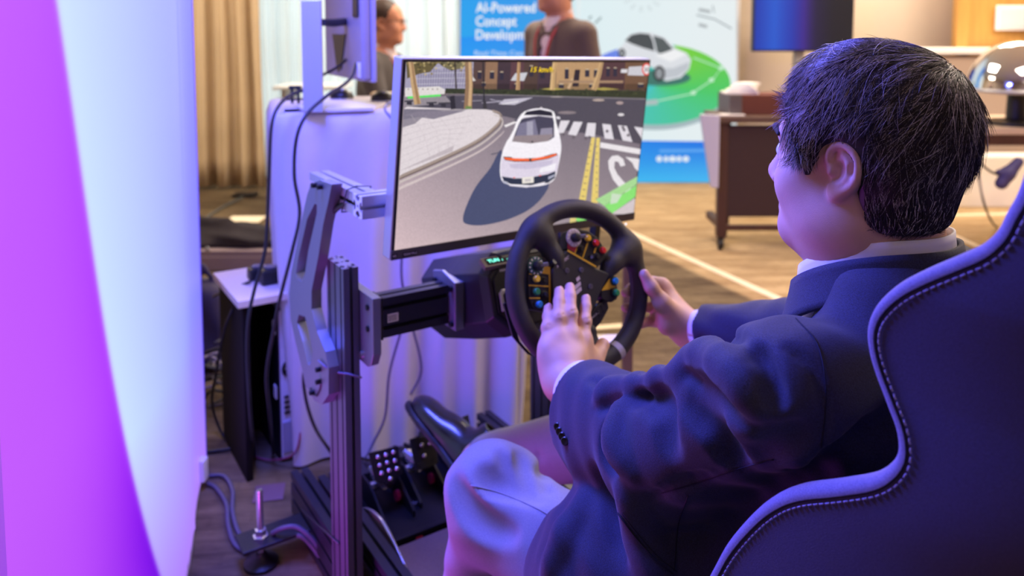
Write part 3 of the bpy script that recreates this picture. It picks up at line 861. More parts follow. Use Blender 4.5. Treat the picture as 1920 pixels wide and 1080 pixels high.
def bg_person(name, label, base, face, torso_up, hip, sh_w, suit, shirt, tie, hairc, seated, headyaw=0.0, lanyard=None, glasses=False, crown=None, bald=0.0):
    """a clothed figure further back: one continuous body, clothing and hair as children"""
    t = thing(name, label, 'person', base)
    f = np.array([math.cos(face), math.sin(face), 0]); r = np.array([f[1], -f[0], 0])
    hf = np.array([math.cos(face + headyaw), math.sin(face + headyaw), 0]); hr = np.array([hf[1], -hf[0], 0])
    B = np.asarray(base, float)
    H = B + Z * (crown - .118) + f * .03                          # head centre
    neckb = B + Z * (crown - .30); shz = crown - .335
    body = SDF(); p = head_sdf(body, H, hr, hf, Z, 1.0, neck=neckb)
    coat = SDF(); pants = SDF(); shirt_s = SDF()
    hipz = hip
    for S, g in ((body, -.014), (coat, 0.0)):
        S.ell(B + Z * (shz - .14), (.0 + .19 + g, .125 + g, .21), np.array([r, f, Z]), .05)
        S.ell(B + Z * ((shz + hipz) / 2 - .05), (.175 + g, .12 + g, .24), np.array([r, f, Z]), .06)
        S.ell(B + Z * (hipz + .02), (.18 + g, .13 + g, .13), np.array([r, f, Z]), .06)
        S.cap(B - r * sh_w + Z * (shz - .02), B + r * sh_w + Z * (shz - .02), .062 + g, None, .06)
    hands = []
    for q in (-1, 1):
        s0 = B + r * q * (sh_w + .012) + Z * (shz - .03)
        if seated: e0 = s0 + f * .10 - Z * .26 + r * q * .05; w0 = e0 + f * .23 - r * q * .10 + Z * .03
        else: e0 = s0 - f * .03 - Z * .28 + r * q * .05; w0 = e0 + f * .10 - Z * .23 - r * q * .02
        body.chain([s0, e0, w0], [.046, .036, .026], .02); coat.chain([s0, e0, w0 - (w0 - e0) * .06], [.064, .054, .042], .025)
        d = (w0 - e0) / np.linalg.norm(w0 - e0)
        body.ell(w0 + d * .05, (.040, .05, .018), np.array([np.cross(d, r), d, r]), .02)
        sd = np.cross(d, r)
        for k in range(4):
            b0 = w0 + d * .085 + sd * (-.027 + .018 * k); body.chain([b0, b0 + d * .045 - r * q * .008, b0 + d * .07 - r * q * .022], [.0095, .009, .008], .004)
        body.chain([w0 + d * .03 + sd * .03, w0 + d * .06 + sd * .055, w0 + d * .085 + sd * .06], [.012, .0105, .009], .006)
        hp = B + r * q * .09 + Z * (hipz + .02)
        if seated: kn = hp + f * .42 + Z * .02; an = kn - Z * (kn[2] - .13) - f * .03
        else: kn = hp + f * .02 - Z * (hipz - .47); an = kn - Z * .37 - f * .02
        an = np.array([an[0], an[1], .11])
        for S, g in ((body, -.014), (pants, 0.0)): S.chain([hp, kn, an], [.092 + g, .066 + g, .050 + g], .03)
        sh = SDF(); to = an + f * .17; sh.chain([np.array([an[0], an[1], .055]), np.array([to[0], to[1], .036])], [.042, .034], .01); sh.cap(an, np.array([an[0], an[1], .055]), .04)
        sh.post = lambda P_, d_: np.maximum(d_, .001 - P_[..., 2])
        v, ff = sh.mesh(.009); rawmesh('shoe', v, ff, M_blk, t)
        body.chain([an, np.array([an[0], an[1], .05]), np.array([to[0], to[1], .036]) - f * .02], [.034, .032, .022], .01)
    pants.ell(B + Z * (hipz + .03), (.172, .13, .12), np.array([r, f, Z]), .05)
    # chest opening of the coat: a wedge cut away, the shirt showing in it
    top = B + Z * (shz + .09) + f * .10; bot = B + Z * (shz - .27) + f * .15
    for q in np.linspace(0, 1, 6):
        c = top + (bot - top) * q
        coat.ell(c + f * .03, (.072 * (1 - q) + .012, .06, .05), np.array([r, f, Z]), .006, 's')
    coat.cap(neckb - Z * .1, neckb + Z * .12, .074, .082, .012, 's')
    shirt_s.ell(B + Z * (shz - .14), (.172, .115, .205), np.array([r, f, Z]), .05)
    shirt_s.cap(neckb - Z * .03, neckb + Z * .045, .078, .071, .03)
    v, ff = body.mesh(.008); rawmesh('body', v, ff, M_skin_bg, t)
    v, ff = coat.mesh(.011); cm = twill(name + '_suit', suit[0], suit[1], 500); rawmesh('suit_jacket', v, ff, cm, t)
    v, ff = shirt_s.mesh(.010); rawmesh('shirt', v, ff, mat(name + '_shirt', shirt, .8), t)
    v, ff = pants.mesh(.011); rawmesh('trousers', v, ff, cm, t)
    nc = neckb + f * .008
    rows = [[nc + (r * math.cos(a) + f * math.sin(a)) * (.084 - .014 * u) + Z * (-.012 + .052 * u - .012 * math.sin(a)) for a in np.linspace(0, 2 * PI, 33)] for u in (0, .33, .66, 1)]
    obj('shirt_collar', MB().grid(np.array(rows)), bpy.data.materials[name + '_shirt'], t, smooth=True)
    if tie:
        tp = [top - f * .012 - Z * .03, top + (bot - top) * .35 + f * .004, bot + f * .002]
        obj('tie', MB().tube(tp, [.016, .022, .034], 10, flat=.35), mat(name + '_tie', tie, .6), t, smooth=True)
    if lanyard:
        for q in (-1, 1):
            lp = spline([neckb + r * q * .07 + f * .035 + Z * .02, B + r * q * .058 + f * .118 + Z * (shz - .04), B + r * q * .035 + f * .142 + Z * (shz - .16), B + f * .150 + Z * (shz - .28)], 6)
            obj('lanyard_strap', MB().tube(lp, .0075, 8, flat=.3), mat(name + '_lanyard', lanyard, .6), t, smooth=True)
        obj('name_badge', MB().box(B + f * .158 + Z * (shz - .34), (.085, .004, .11), (r, f, Z)), M_paper, t, bevel=.002)
    hair = SDF()
    hair.ell(p(0, -.020, .040), (.084, .100, .090), np.array([hr, hf, Z]), .0)
    hair.ell(p(0, -.050, -.010), (.078, .062, .075), np.array([hr, hf, Z]), .03)
    hair.ell(p(0, .122 - bald, -.045), (.11, .064, .090), np.array([hr, hf, Z]), .02, 's')
    for q in (-1, 1): hair.ell(p(q * .09, .022, -.055), (.03, .045, .055), np.array([hr, hf, Z]), .01, 's')
    hair.ell(p(0, -.04, -.150), (.1, .1, .07), np.array([hr, hf, Z]), .01, 's')
    hair.post = lambda P_, d_: d_ + .003 * np.sin(P_[..., 0] * 210) * np.sin(P_[..., 2] * 160 + P_[..., 1] * 200)
    v, ff = hair.mesh(.007); rawmesh('hair', v, ff, mat(name + '_hair', hairc, .6, var=.3, vscale=60), t)
    if glasses:
        g = MB()
        for q in (-1, 1):
            g.tube([p(q * .032 + .021 * math.cos(a), .100, -.002 + .016 * math.sin(a)) for a in np.linspace(0, 2 * PI, 20, endpoint=False)], .0016, 6, True)
            g.tube([p(q * .053, .098, .002), p(q * .078, .04, .003), p(q * .079, -.005, .0)], .0016, 6)
        g.tube([p(-.011, .102, 0), p(.011, .102, 0)], .0016, 6)
        obj('glasses', g, mat('thin_metal', (70, 62, 58), .3, metal=.8), t, smooth=True)
    return t

def stool(label, x, y, h):
    s = thing('bar_stool', label, 'stool', (x, y, 0))
    obj('seat', MB().lathe([(.15, h - .05), (.175, h - .04), (.175, h - .01), (.15, h)], (x, y, 0), n=28), mat('stool_seat', (206, 180, 142), .6), s, smooth=40)
    obj('column', MB().cyl((x, y, .02), (x, y, h - .045), .025), M_grey, s, smooth=40)
    obj('base', MB().lathe([(.2, 0), (.2, .012), (.03, .03)], (x, y, 0), n=32), M_grey, s, smooth=40)
    return s
q = P(722, 100, 4.35)
bg_person('person', 'seated man in a dark grey suit and glasses turned to the right', (q[0] - .02, 4.35, 0), math.radians(-14), 0, 0.60, .165,
          ((58, 52, 50), (86, 78, 74)), (232, 214, 212), None, (64, 44, 34), True, headyaw=math.radians(8), lanyard=(206, 120, 128), glasses=True, crown=P(735, 1, 4.35)[2] + .0, bald=.006)
q0 = q
q = P(1042, 100, 4.05)
bg_person('person', 'man in a brown suit with red lanyard before the banners, face cropped', (q[0] + .02, 4.05, 0), math.radians(222), 0, 0.70, .165,
          ((82, 66, 56), (112, 92, 80)), (226, 204, 204), None, (58, 42, 34), False, headyaw=math.radians(-28), lanyard=(196, 70, 78), crown=P(1020, 15, 4.05)[2] + .225)
stool('low bar stool under the seated man in glasses', q0[0] - .04, 4.37, .47)
# beige chair shown beside the seated man, and the high white table before him
YC = 3.76
q = P(722, 180, YC)
ch = thing('beige_chair', 'beige padded chair back showing beside the seated man', 'chair', (q[0], YC, 0))
M_beige = mat('beige_leather', (214, 186, 146), .5)
obj('backrest', MB().box((q[0], YC, q[2] - .10), (.14, .05, .24)), M_beige, ch, bevel=.015)
obj('seat', MB().box((q[0], YC + .2, q[2] - .36), (.4, .4, .06)), M_beige, ch, bevel=.02)
obj('column', MB().cyl((q[0], YC + .2, .03), (q[0], YC + .2, q[2] - .39), .025), M_grey, ch, smooth=40)
obj('bracket', MB().box((q[0], YC + .01, q[2] - .27), (.05, .02, .16)), M_grey, ch)
obj('base', MB().lathe([(.22, 0), (.22, .012), (.03, .03)], (q[0], YC + .2, 0), n=30), M_grey, ch, smooth=40)
q1 = P(510, 162, 5.0); q2 = P(640, 162, 5.0)
ht = thing('high_table', 'narrow high white table in front of the sheer curtains', 'table', ((q1[0] + q2[0]) / 2, 5.2, 0))
obj('tabletop', MB().box(((q1[0] + q2[0]) / 2, 5.2, q1[2] - .012), (q2[0] - q1[0], .4, .024)), mat('table_white', (228, 230, 230), .4), ht, bevel=.004)
for x in (q1[0] + .06, q2[0] - .06):
    obj('leg', MB().box((x, 5.2, q1[2] / 2 - .012), (.035, .3, q1[2] - .024)), mat('leg_white', (226, 228, 228), .4), ht, bevel=.003)
# ============================================================ lit fabric display wall on the left
FOOT = spline([np.array(q) for q in [(-.848, 2.06), (-.80, 1.88), (-.715, 1.62), (-.665, 1.35), (-.652, 1.10), (-.66, .96)]], 14)
fl = np.array(FOOT); seg = np.r_[0, np.cumsum(np.linalg.norm(np.diff(fl, axis=0), axis=1))]
HP = 2.25

def on_wall(px, py):
    """arc length and height where a pixel's ray meets the curved wall"""
    r = ray(px, py); best = None
    for s_ in np.linspace(0, seg[-1], 900):
        x = np.interp(s_, seg, fl[:, 0]); y = np.interp(s_, seg, fl[:, 1])
        e = abs(r[0] / r[1] - x / y)
        if best is None or e < best[0]: best = (e, s_, CAMZ + r[2] * y / r[1])
    return best[1], best[2]
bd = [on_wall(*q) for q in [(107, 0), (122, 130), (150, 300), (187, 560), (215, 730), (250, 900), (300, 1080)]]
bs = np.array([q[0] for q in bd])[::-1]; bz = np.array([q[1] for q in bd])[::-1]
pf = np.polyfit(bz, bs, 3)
wall_t = thing('lit_fabric_wall', 'tall curved lit fabric display with magenta and pale blue areas', 'display', (-.75, 1.2, 0))
NS, NZ = 330, 200
ss = np.linspace(0, seg[-1], NS); zs = np.linspace(.012, HP, NZ)
xs = np.interp(ss, seg, fl[:, 0]); ys = np.interp(ss, seg, fl[:, 1])
g = np.zeros((NS, NZ, 3)); g[..., 0] = xs[:, None]; g[..., 1] = ys[:, None]; g[..., 2] = zs[None, :]
# a soft vertical crease and slight tension bow of the cloth
g[..., 0] += (0.0025 * np.exp(-((ss - .30) / .012) ** 2))[:, None]
o = obj('glow_print_fabric', MB().grid(g, flip=True), None, wall_t, smooth=True, fix=False)
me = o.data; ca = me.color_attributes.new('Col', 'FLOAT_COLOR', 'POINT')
def mixc(a, b, t): return tuple(a[i] + (b[i] - a[i]) * t for i in range(3))
cols = np.zeros((NS * NZ, 4), np.float32)  # print areas, with the backlight's uneven glow painted into their emission colours
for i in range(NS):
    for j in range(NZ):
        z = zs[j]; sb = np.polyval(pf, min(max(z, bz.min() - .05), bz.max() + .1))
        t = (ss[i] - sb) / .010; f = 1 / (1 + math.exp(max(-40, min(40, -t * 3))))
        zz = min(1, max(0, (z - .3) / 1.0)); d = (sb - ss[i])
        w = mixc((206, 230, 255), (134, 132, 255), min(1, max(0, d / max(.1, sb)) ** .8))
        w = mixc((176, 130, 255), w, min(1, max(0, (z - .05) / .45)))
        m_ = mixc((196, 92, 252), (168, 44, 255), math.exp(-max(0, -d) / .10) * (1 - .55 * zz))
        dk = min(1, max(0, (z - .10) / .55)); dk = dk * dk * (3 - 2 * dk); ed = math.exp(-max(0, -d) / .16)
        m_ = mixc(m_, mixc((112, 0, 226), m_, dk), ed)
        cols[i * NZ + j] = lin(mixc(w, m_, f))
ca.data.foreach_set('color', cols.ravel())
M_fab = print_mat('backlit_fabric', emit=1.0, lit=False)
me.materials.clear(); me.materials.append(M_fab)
M_wht = mat('white_fabric', (226, 224, 238), .8)
# back sheet and end cap of the frame
nrm = np.gradient(fl, axis=0); nrm = np.stack([-nrm[:, 1], nrm[:, 0]], 1); nrm /= np.linalg.norm(nrm, axis=1)[:, None]
sgn = -1 if (nrm[40] @ np.array([1, 0])) > 0 else 1
bk = fl + sgn * nrm * .10
gb_ = np.stack([np.stack([bk[:, 0], bk[:, 1], np.full(len(bk), z)], 1) for z in (0.012, HP)], 1)
obj('back_fabric', MB().grid(gb_), M_wht, wall_t, smooth=True)
e = MB()
for (zz0, zz1) in ((.0, .03), (HP - .03, HP)):
    gg = [[(*fl[i], zz0), (*bk[i], zz0), (*bk[i], zz1), (*fl[i], zz1), (*fl[i], zz0)] for i in range(len(fl))]
    e.grid(np.array(gg))
obj('base_frame', e, M_grey, wall_t)
ex_ = np.array([*(fl[0] - bk[0]), 0]); L_ = np.linalg.norm(ex_); ex_ /= L_
obj('end_strip', MB().box(((fl[0][0] + bk[0][0]) / 2, (fl[0][1] + bk[0][1]) / 2, HP / 2), (L_ + .004, .006, HP - .01), (ex_, np.cross(Z, ex_), Z)), mat('end_fabric', (170, 150, 240), .8), wall_t)
q = PZ(389, 905, 0.0)
obj('power_socket', MB().box((q[0], q[1] - .03, .055), (.022, .03, .06)), mat('socket_white', (226, 222, 240), .5), wall_t, bevel=.004)

# ============================================================ high table under a white cloth
TA = np.array([-.625, 2.00]); TB = np.array([.062, 2.225]); tdir = (TB - TA) / np.linalg.norm(TB - TA); tn = np.array([-tdir[1], tdir[0]])
TW = np.linalg.norm(TB - TA); TD = .52; TZ = .985
tc2 = (TA + TB) / 2 + tn * TD / 2
ctab = thing('high_table', 'high bar table wholly hidden under the white draped cloth', 'table', (tc2[0], tc2[1], 0))
ax_t = (np.array([*tdir, 0]), np.array([*tn, 0]), Z)
obj('tabletop', MB().box((tc2[0], tc2[1], TZ - .024), (TW - .14, TD - .14, .03), ax_t), M_wood, ctab, bevel=.004)
for i in (-1, 1):
    for j in (-1, 1):
        pz = np.array([*tc2, 0]) + ax_t[0] * i * (TW / 2 - .14) + ax_t[1] * j * (TD / 2 - .13)
        obj('leg', MB().cyl(pz + Z * .0, pz + Z * (TZ - .04), .022), M_grey, ctab, smooth=40)
# the cloth
def rrect(w, d, r, n):
    pts = []
    per = [(w / 2 - r, -d / 2 + r, -PI / 2), (w / 2 - r, d / 2 - r, 0), (-w / 2 + r, d / 2 - r, PI / 2), (-w / 2 + r, -d / 2 + r, PI)]
    for cx_, cy_, a0 in per:
        for k in range(9): a = a0 + PI / 2 * k / 8; pts.append((cx_ + r * math.cos(a), cy_ + r * math.sin(a), math.cos(a), math.sin(a)))
    pts.append(pts[0]); q = np.array(pts); L = np.r_[0, np.cumsum(np.linalg.norm(np.diff(q[:, :2], axis=0), axis=1))]
    t = np.linspace(0, L[-1], n, endpoint=False)
    o = np.stack([np.interp(t, L, q[:, k]) for k in range(4)], 1); o[:, 2:] /= np.linalg.norm(o[:, 2:], axis=1)[:, None]
    return o, t, L[-1]
NP = 420
rr, tt_, LL = rrect(TW, TD, .035, NP)
rs = np.random.RandomState(4)
def wob(t, n, seed):
    r_ = np.random.RandomState(seed); v = np.zeros_like(t)
    for k in range(n):
        f = r_.randint(4, 26); v += np.sin(2 * PI * t / LL * f + r_.rand() * 6.3) / (1 + f * .05)
    return v / n
w1 = wob(tt_, 7, 1); w2 = wob(tt_, 8, 2); w1 = w1 / np.abs(w1).max(); w2 = w2 / np.abs(w2).max(); sharp = np.sign(w1) * np.abs(w1) ** .9
rings = []
def ringpt(off, z): 
    x = rr[:, 0] + rr[:, 2] * off; y = rr[:, 1] + rr[:, 3] * off
    return np.stack([tc2[0] + tdir[0] * x + tn[0] * y, tc2[1] + tdir[1] * x + tn[1] * y, np.full(NP, z) if np.isscalar(z) else z], 1)
rings.append(ringpt(-.24, TZ + .001)); rings.append(ringpt(-.12, TZ + .002)); rings.append(ringpt(-.02, TZ + .002)); rings.append(ringpt(-.004, TZ - .001)); rings.append(ringpt(.001, TZ - .008))
for k in range(1, 40):
    u = k / 39; z = TZ - .008 - (TZ - .018) * u
    am = .125 * u ** .55
    off = -.050 * u + am * (sharp * .55 * (1 - .3 * u) + w2 * .35 * u) + .012 * np.sin(tt_ * 14 + u * 5 + 2 * w1) * (u * (1 - u))
    rings.append(ringpt(off + .006, z))
g = np.array(rings); g = np.concatenate([g, g[:, :1]], 1)
mb = MB().grid(g, flip=False)
M_cloth = mat('white_table_cloth', (204, 198, 208), .85, var=.03, vscale=6, bump=.15, bscale=600, sheen=.1)
cl = obj('tablecloth', mb, M_cloth, smooth=True, loc=(tc2[0], tc2[1], TZ))
# middle of the top
mb2 = MB(); n0 = len(rings[0]); mb2.add(list(rings[0]), [tuple(range(n0))])
obj('top_panel', mb2, M_cloth, cl)
tag(cl, 'white cloth draped to the floor over the high bar table', 'tablecloth')

# ---- display, stand and mice on the cloth
M_alu = mat('satin_aluminium', (190, 190, 198), .35, metal=.6)
pp = PZ(586, 207, TZ + .012); ps = thing('display_stand', 'flat upright aluminium monitor post standing on the white cloth', 'stand', (pp[0], pp[1] + .03, TZ + .004))
obj('post', MB().box((pp[0], pp[1] + .01, TZ + .012 + .14), (.0515, .012, .292)), M_alu, ps, bevel=.002)
bp_ = [PZ(556, 199, TZ + .01), PZ(572, 207, TZ + .01), PZ(700, 203, TZ + .01), PZ(728, 190, TZ + .01), PZ(600, 186, TZ + .01)]
obj('base_plate', MB().prism([(q[0], q[1]) for q in bp_], (0, 0, TZ + .0035), np.array([1., 0, 0]), np.array([0, 1., 0]), Z, .008), mat('white_plate', (224, 220, 222), .4), ps)
a0 = P(604, 42, pp[1] + .012); a1 = P(652, 40, 2.2)
obj('arm', MB().tube([a0, P(625, 43, 2.09), a1], [.009, .011, .011], 8), M_blk, ps)
N0 = P(700, 153, 2.05); F0 = P(628, 146, 2.42); dv = (F0 - N0) * np.array([1, 1, 0]); Lm = np.linalg.norm(dv); dv /= Lm; nv = np.array([-dv[1], dv[0], 0]); 
if nv[0] > 0: nv = -nv       # towards the back (left) of the panel
bm_ = thing('rear_display', 'silver monitor seen from behind on the white cloth table', 'monitor', (N0[0], N0[1], N0[2]))
cen = N0 + dv * Lm / 2 + Z * .155
obj('back_shell', MB().box(cen + nv * .016, (Lm, .026, .31), (dv, nv, Z)), mat('silver_plastic', (150, 138, 132), .5, var=.04, vscale=14), bm_, bevel=.008)
obj('bezel', MB().box(cen - nv * .003, (Lm + .004, .014, .316), (dv, nv, Z)), mat('bezel_silver', (176, 172, 186), .35, metal=.4), bm_, bevel=.003)
obj('screen', MB().box(cen - nv * .0105, (Lm - .012, .002, .30), (dv, nv, Z)), M_tvs, bm_)
obj('mount_plate', MB().box(N0 + dv * .05 + nv * .031 + Z * .20, (.05, .006, .055), (dv, nv, Z)), M_blk, bm_, bevel=.002)
obj('port_recess', MB().prism([(0, 0), (.05, -.10), (.10, -.11), (.15, 0)], N0 + dv * .16 + nv * .029 + Z * .125, dv, Z, nv, .003), M_blk, bm_)
obj('rating_label', MB().box(N0 + dv * .03 + nv * .0302 + Z * .03, (.03, .002, .04), (dv, nv, Z)), M_paper, bm_)
def mouse(px, py, label):
    c = PZ(px, py, TZ + .012); S = SDF(); S.ell(c + Z * .006, (.036, .03, .024), None, .0); S.post = lambda p_, d_: np.maximum(d_, c[2] - .008 - p_[..., 2])
    v, f = S.mesh(.0035); t = thing('computer_mouse', label, 'mouse', (c[0], c[1], TZ + .004), 'mice on the cloth')
    rawmesh('shell', v, f, mat('mouse_black', (28, 26, 26), .35), t)
    obj('scroll_wheel', MB().cyl(c + np.array([.002, -.012, .026]), c + np.array([.008, -.012, .026]), .006, 14), M_grey, t)
    obj('side_strip', MB().tube([c + np.array([.034 * math.cos(a), .029 * math.sin(a), .001]) for a in np.linspace(3.3, 6.1, 14)], .0022, 6), M_alu, t, smooth=True)
mouse(641, 185, 'black computer mouse nearer the upright post on the cloth')
mouse(718, 189, 'black computer mouse beside the big screen corner on the cloth')
for i, x in enumerate((548, 560)):
    c = PZ(x, 194, TZ + .01); S = MB().box(c + Z * .022, (.007, .007, .045)); S.box(c + Z * .046, (.016, .012, .010))
    tag(obj('cable_clip', S, M_blk, bevel=.001, loc=tuple(c)), ['black cable clip left of the upright post, outer of two', 'black cable clip left of the upright post, inner of two'][i], 'clip', 'cable clips')

M_cab = mat('black_cable', (26, 25, 32), .5)
M_cabv = mat('grey_violet_cable', (86, 82, 104), .5)
def cable(pts, r, label, m=M_cab, cat='cable', group=None, n=8, name='cable', seg_=7):
    sp = spline(pts, n)
    sp = [np.array([q[0], q[1], max(q[2], r + .0005)]) for q in sp]
    return tag(obj(name, MB().tube(sp, r, seg_), m, smooth=True, loc=tuple(sp[0])), label, cat, group)
cable([P(600, 168, 2.08), P(560, 172, 2.0), P(528, 192, 1.94), P(510, 232, 1.90), P(505, 320, 1.88), P(502, 400, 1.88), P(497, 470, 1.88), P(478, 540, 1.86), P(466, 600, 1.84), P(464, 680, 1.86), P(470, 780, 1.88), PZ(478, 856, .006)], .0045, 'black cable dropping off the cloth corner past the white shelf top')
cable([P(668, 118, 2.1), P(655, 150, 2.0), P(610, 182, 1.92), P(575, 215, 1.88), P(556, 260, 1.86), P(552, 330, 1.86), P(562, 400, 1.86), P(548, 470, 1.84), P(525, 560, 1.84), P(515, 610, 1.86), P(500, 700, 1.88), P(505, 770, 1.92), PZ(512, 850, .006)], .0045, 'black cable looping down the cloth corner beside the slotted bracket')
cable([P(602, 142, 2.06), P(622, 132, 2.1), P(640, 120, 2.16), P(655, 105, 2.2)], .004, 'short black cable between the upright post and rear monitor')
cable([P(735, 190, 2.1), P(722, 205, 1.99), P(742, 240, 1.95), P(752, 330, 1.98), P(756, 430, 2.02), P(753, 520, 2.02), P(770, 600, 2.05), P(790, 690, 2.06), P(770, 740, 2.05)], .0035, 'thin grey cable hanging down the cloth behind the big screen', M_cabv)
cable([P(752, 620, 1.98), P(730, 700, 1.98), P(722, 780, 1.98), P(700, 830, 1.97), P(684, 860, 1.95)], .0035, 'thin grey cable hanging down the cloth beside the black post', M_cabv)
cable([P(600, 640, 1.94), P(572, 690, 1.92), P(572, 740, 1.92), P(590, 800, 1.92), P(622, 850, 1.92), PZ(640, 880, .006)], .0045, 'dark cable crossing the cloth left of the black post foot')

# ============================================================ clutter on the left: shelf table, computer, bag, planks
A_ = PZ(446, 566, .5); M_ltop = mat('cream_board', (222, 206, 190), .5)
st = thing('shelf_table', 'small low table with cream top and dark side panel left', 'table', (A_[0], A_[1], 0))
def fr(o, a, b, z=0.0): return np.array([o[0], o[1], 0]) + U * a + V * b + Z * z
RX = (U, V, Z)
obj('tabletop', MB().box(fr(A_, .075, .145, .49), (.15, .29, .02), RX), M_ltop, st, bevel=.002)
M_side = mat('dark_laminate', (15, 6, 10), .8, spec=.2)
obj('side_panel', MB().box(fr(A_, .022, .145, .24), (.018, .27, .48), RX), M_side, st, bevel=.002)
obj('back_panel', MB().box(fr(A_, .075, .28, .24), (.11, .014, .48), RX), M_side, st, bevel=.002)
G_ = PZ(528, 872, 0.0)
pc = thing('computer_tower', 'black computer tower with pale rear panel under the shelf table', 'computer', (G_[0], G_[1], 0))
obj('case', MB().box(fr(G_, .033, .14, .225), (.066, .26, .43), RX), mat('case_black', (20, 16, 24), .45), pc, bevel=.003)
M_zinc = mat('zinc_panel', (222, 218, 230), .5, metal=.1, var=.05, vscale=30)
obj('rear_panel', MB().box(fr(G_, .034, .008, .225), (.060, .006, .42), RX), M_zinc, pc, bevel=.001)
fan = MB().tube([fr(G_, .034 + .023 * math.cos(a), .002, .27 + .023 * math.sin(a)) for a in np.linspace(0, 2 * PI, 24, endpoint=False)], .004, 6, True)
fan.lathe([(.012, -.003), (.012, .003)], fr(G_, .034, .003, .27), (U, Z, -V), 16)
for k in range(7):
    a = 2 * PI * k / 7; fan.box(fr(G_, .034 + .016 * math.cos(a), .004, .27 + .016 * math.sin(a)), (.016, .002, .008), (U * math.cos(a) + Z * math.sin(a), V, -U * math.sin(a) + Z * math.cos(a)))
obj('fan', fan, M_blk, pc)
for (x, z, w_, h_) in [(.03, .375, .022, .05), (.062, .375, .018, .05), (.03, .335, .02, .014), (.062, .33, .016, .02), (.045, .19, .06, .006), (.045, .175, .06, .006), (.045, .16, .06, .006), (.045, .145, .06, .006)]:
    obj('port', MB().box(fr(G_, .002 + x * .72, .003, z), (w_ * .72, .006, h_), RX), M_blk, pc)
obj('power_supply', MB().box(fr(G_, .034, .004, .075), (.054, .008, .09), RX), mat('psu_grey', (170, 166, 180), .45, metal=.2), pc, bevel=.002)
for k in range(2): obj('foot', MB().box(fr(G_, .033, .05 + .17 * k, .005), (.056, .03, .01), RX), M_blk, pc)
for i, (x, z) in enumerate([(-.004, .385), (-.004, .20)]):
    obj('white_label', MB().box(fr(G_, x, .03, z), (.003, .022, .036), RX), M_paper, pc)
cable([fr(G_, .045, -.004, .15), fr(G_, .04, -.05, .12), fr(G_, .02, -.05, .05), fr(G_, -.03, .03, .01), fr(G_, -.08, .12, .008)], .0028, 'thin reddish cable from the computer rear panel to the floor', mat('red_cable', (150, 70, 96), .5))
# plug blocks on the cream top
def plug(px, py, label, s_=1.0):
    c = PZ(px, py, .5); t = thing('plug_block', label, 'plug', tuple(c), 'plug blocks on the cream table top')
    obj('body', MB().box(c + Z * .022 * s_, (.05 * s_, .06 * s_, .042 * s_), (V, -U, Z)), M_blk, t, bevel=.006)
    obj('socket_face', MB().lathe([(.018 * s_, 0), (.018 * s_, .004), (.012 * s_, .004)], c + Z * .044 * s_, None, 16), M_cabv, t)
plug(482, 523, 'black mains plug block on the cream table top, left of two', .8)
plug(508, 530, 'black power adapter on the cream table top, right of two', 1.0)
cable([P(400, 556, 2.3), P(425, 545, 2.2), P(440, 540, 2.12), P(470, 528, 2.1)], .004, 'black cable running over the left edge of the cream top')
cable([P(436, 580, 2.06), P(420, 620, 2.1), P(405, 700, 2.15), P(398, 760, 2.2), PZ(420, 820, .006), PZ(450, 850, .006)], .004, 'black cable falling left of the dark table side')
# tangle of cables on the floor
rs = np.random.RandomState(12)
M_tan = [M_cab, mat('dark_grey_cable', (52, 48, 56), .6), mat('pale_cable', (150, 140, 140), .6)]
for k in range(9):
    c = np.array([-.98 + rs.rand() * .14, 2.30 + rs.rand() * .24, 0]); pts = []
    a0 = rs.rand() * 6; r0 = .04 + .06 * rs.rand()
    for j in range(12):
        a = a0 + j * .9; rr_ = r0 * (.8 + .5 * rs.rand())
        pts.append(c + np.array([rr_ * math.cos(a), rr_ * .8 * math.sin(a), .015 + .012 * j + .05 * rs.rand()]))
    cable(pts, .0045, ['dark cable coiled loosely in the floor tangle left of the shelf table', 'dark grey cable coiled in the floor tangle left of the shelf table', 'pale cable coiled in the floor tangle left of the shelf table'][k % 3 if k != 3 else 2], M_tan[k % 3 if k != 3 else 2], group='tangled cables on the floor', n=5, seg_=6)
# dark shoulder bag behind the tangle
bgc = PZ(388, 700, 0.0) + np.array([-.02, .05, 0])
S = SDF(); S.box(bgc + Z * .16, (.09, .07, .155), np.eye(3), .05, .03); S.chain([bgc + np.array([-.06, 0, .29]), bgc + np.array([0, 0, .37]), bgc + np.array([.06, 0, .29])], [.010, .012, .010], .01)
S.post = lambda p_, d_: np.maximum(d_ + .006 * np.sin(p_[..., 0] * 50 + p_[..., 2] * 30), .002 - p_[..., 2])
v, f = S.mesh(.009); tag(rawmesh('shoulder_bag', v, f, mat('bag_grey', (64, 56, 72), .8), loc=tuple(bgc * np.array([1, 1, 0]))), 'dark grey soft bag on the floor behind the cable tangle', 'bag')
# low platform with a black cloth bundle
q0 = PZ(360, 508, 0.0); q1 = PZ(532, 500, 0.0)
pl_ = thing('low_platform', 'low grey wooden platform on the floor before the curtain', 'platform', ((q0[0] + q1[0]) / 2, q0[1] + .2, 0))
M_plat = mat('platform_grey', (150, 132, 134), .7, var=.05, vscale=8)
obj('deck', MB().box(((q0[0] + q1[0]) / 2 - .2, q0[1] + .21, .085), (q1[0] - q0[0] + .4, .40, .03), None), M_plat, pl_, bevel=.003)
obj('front_board', MB().box(((q0[0] + q1[0]) / 2 - .2, q0[1] + .012, .036), (q1[0] - q0[0] + .4, .02, .07), None), M_plat, pl_, bevel=.002)
for x in (q0[0] - .3, q1[0] - .06): obj('bearer', MB().box((x, q0[1] + .23, .035), (.06, .34, .07)), M_dk, pl_)
obj('bolt_head', MB().lathe([(.012, 0), (.010, .006)], P(389, 467, q0[1] + .003), (np.array([1., 0, 0]), Z, np.array([0, -1., 0])), 12), M_alu, pl_)
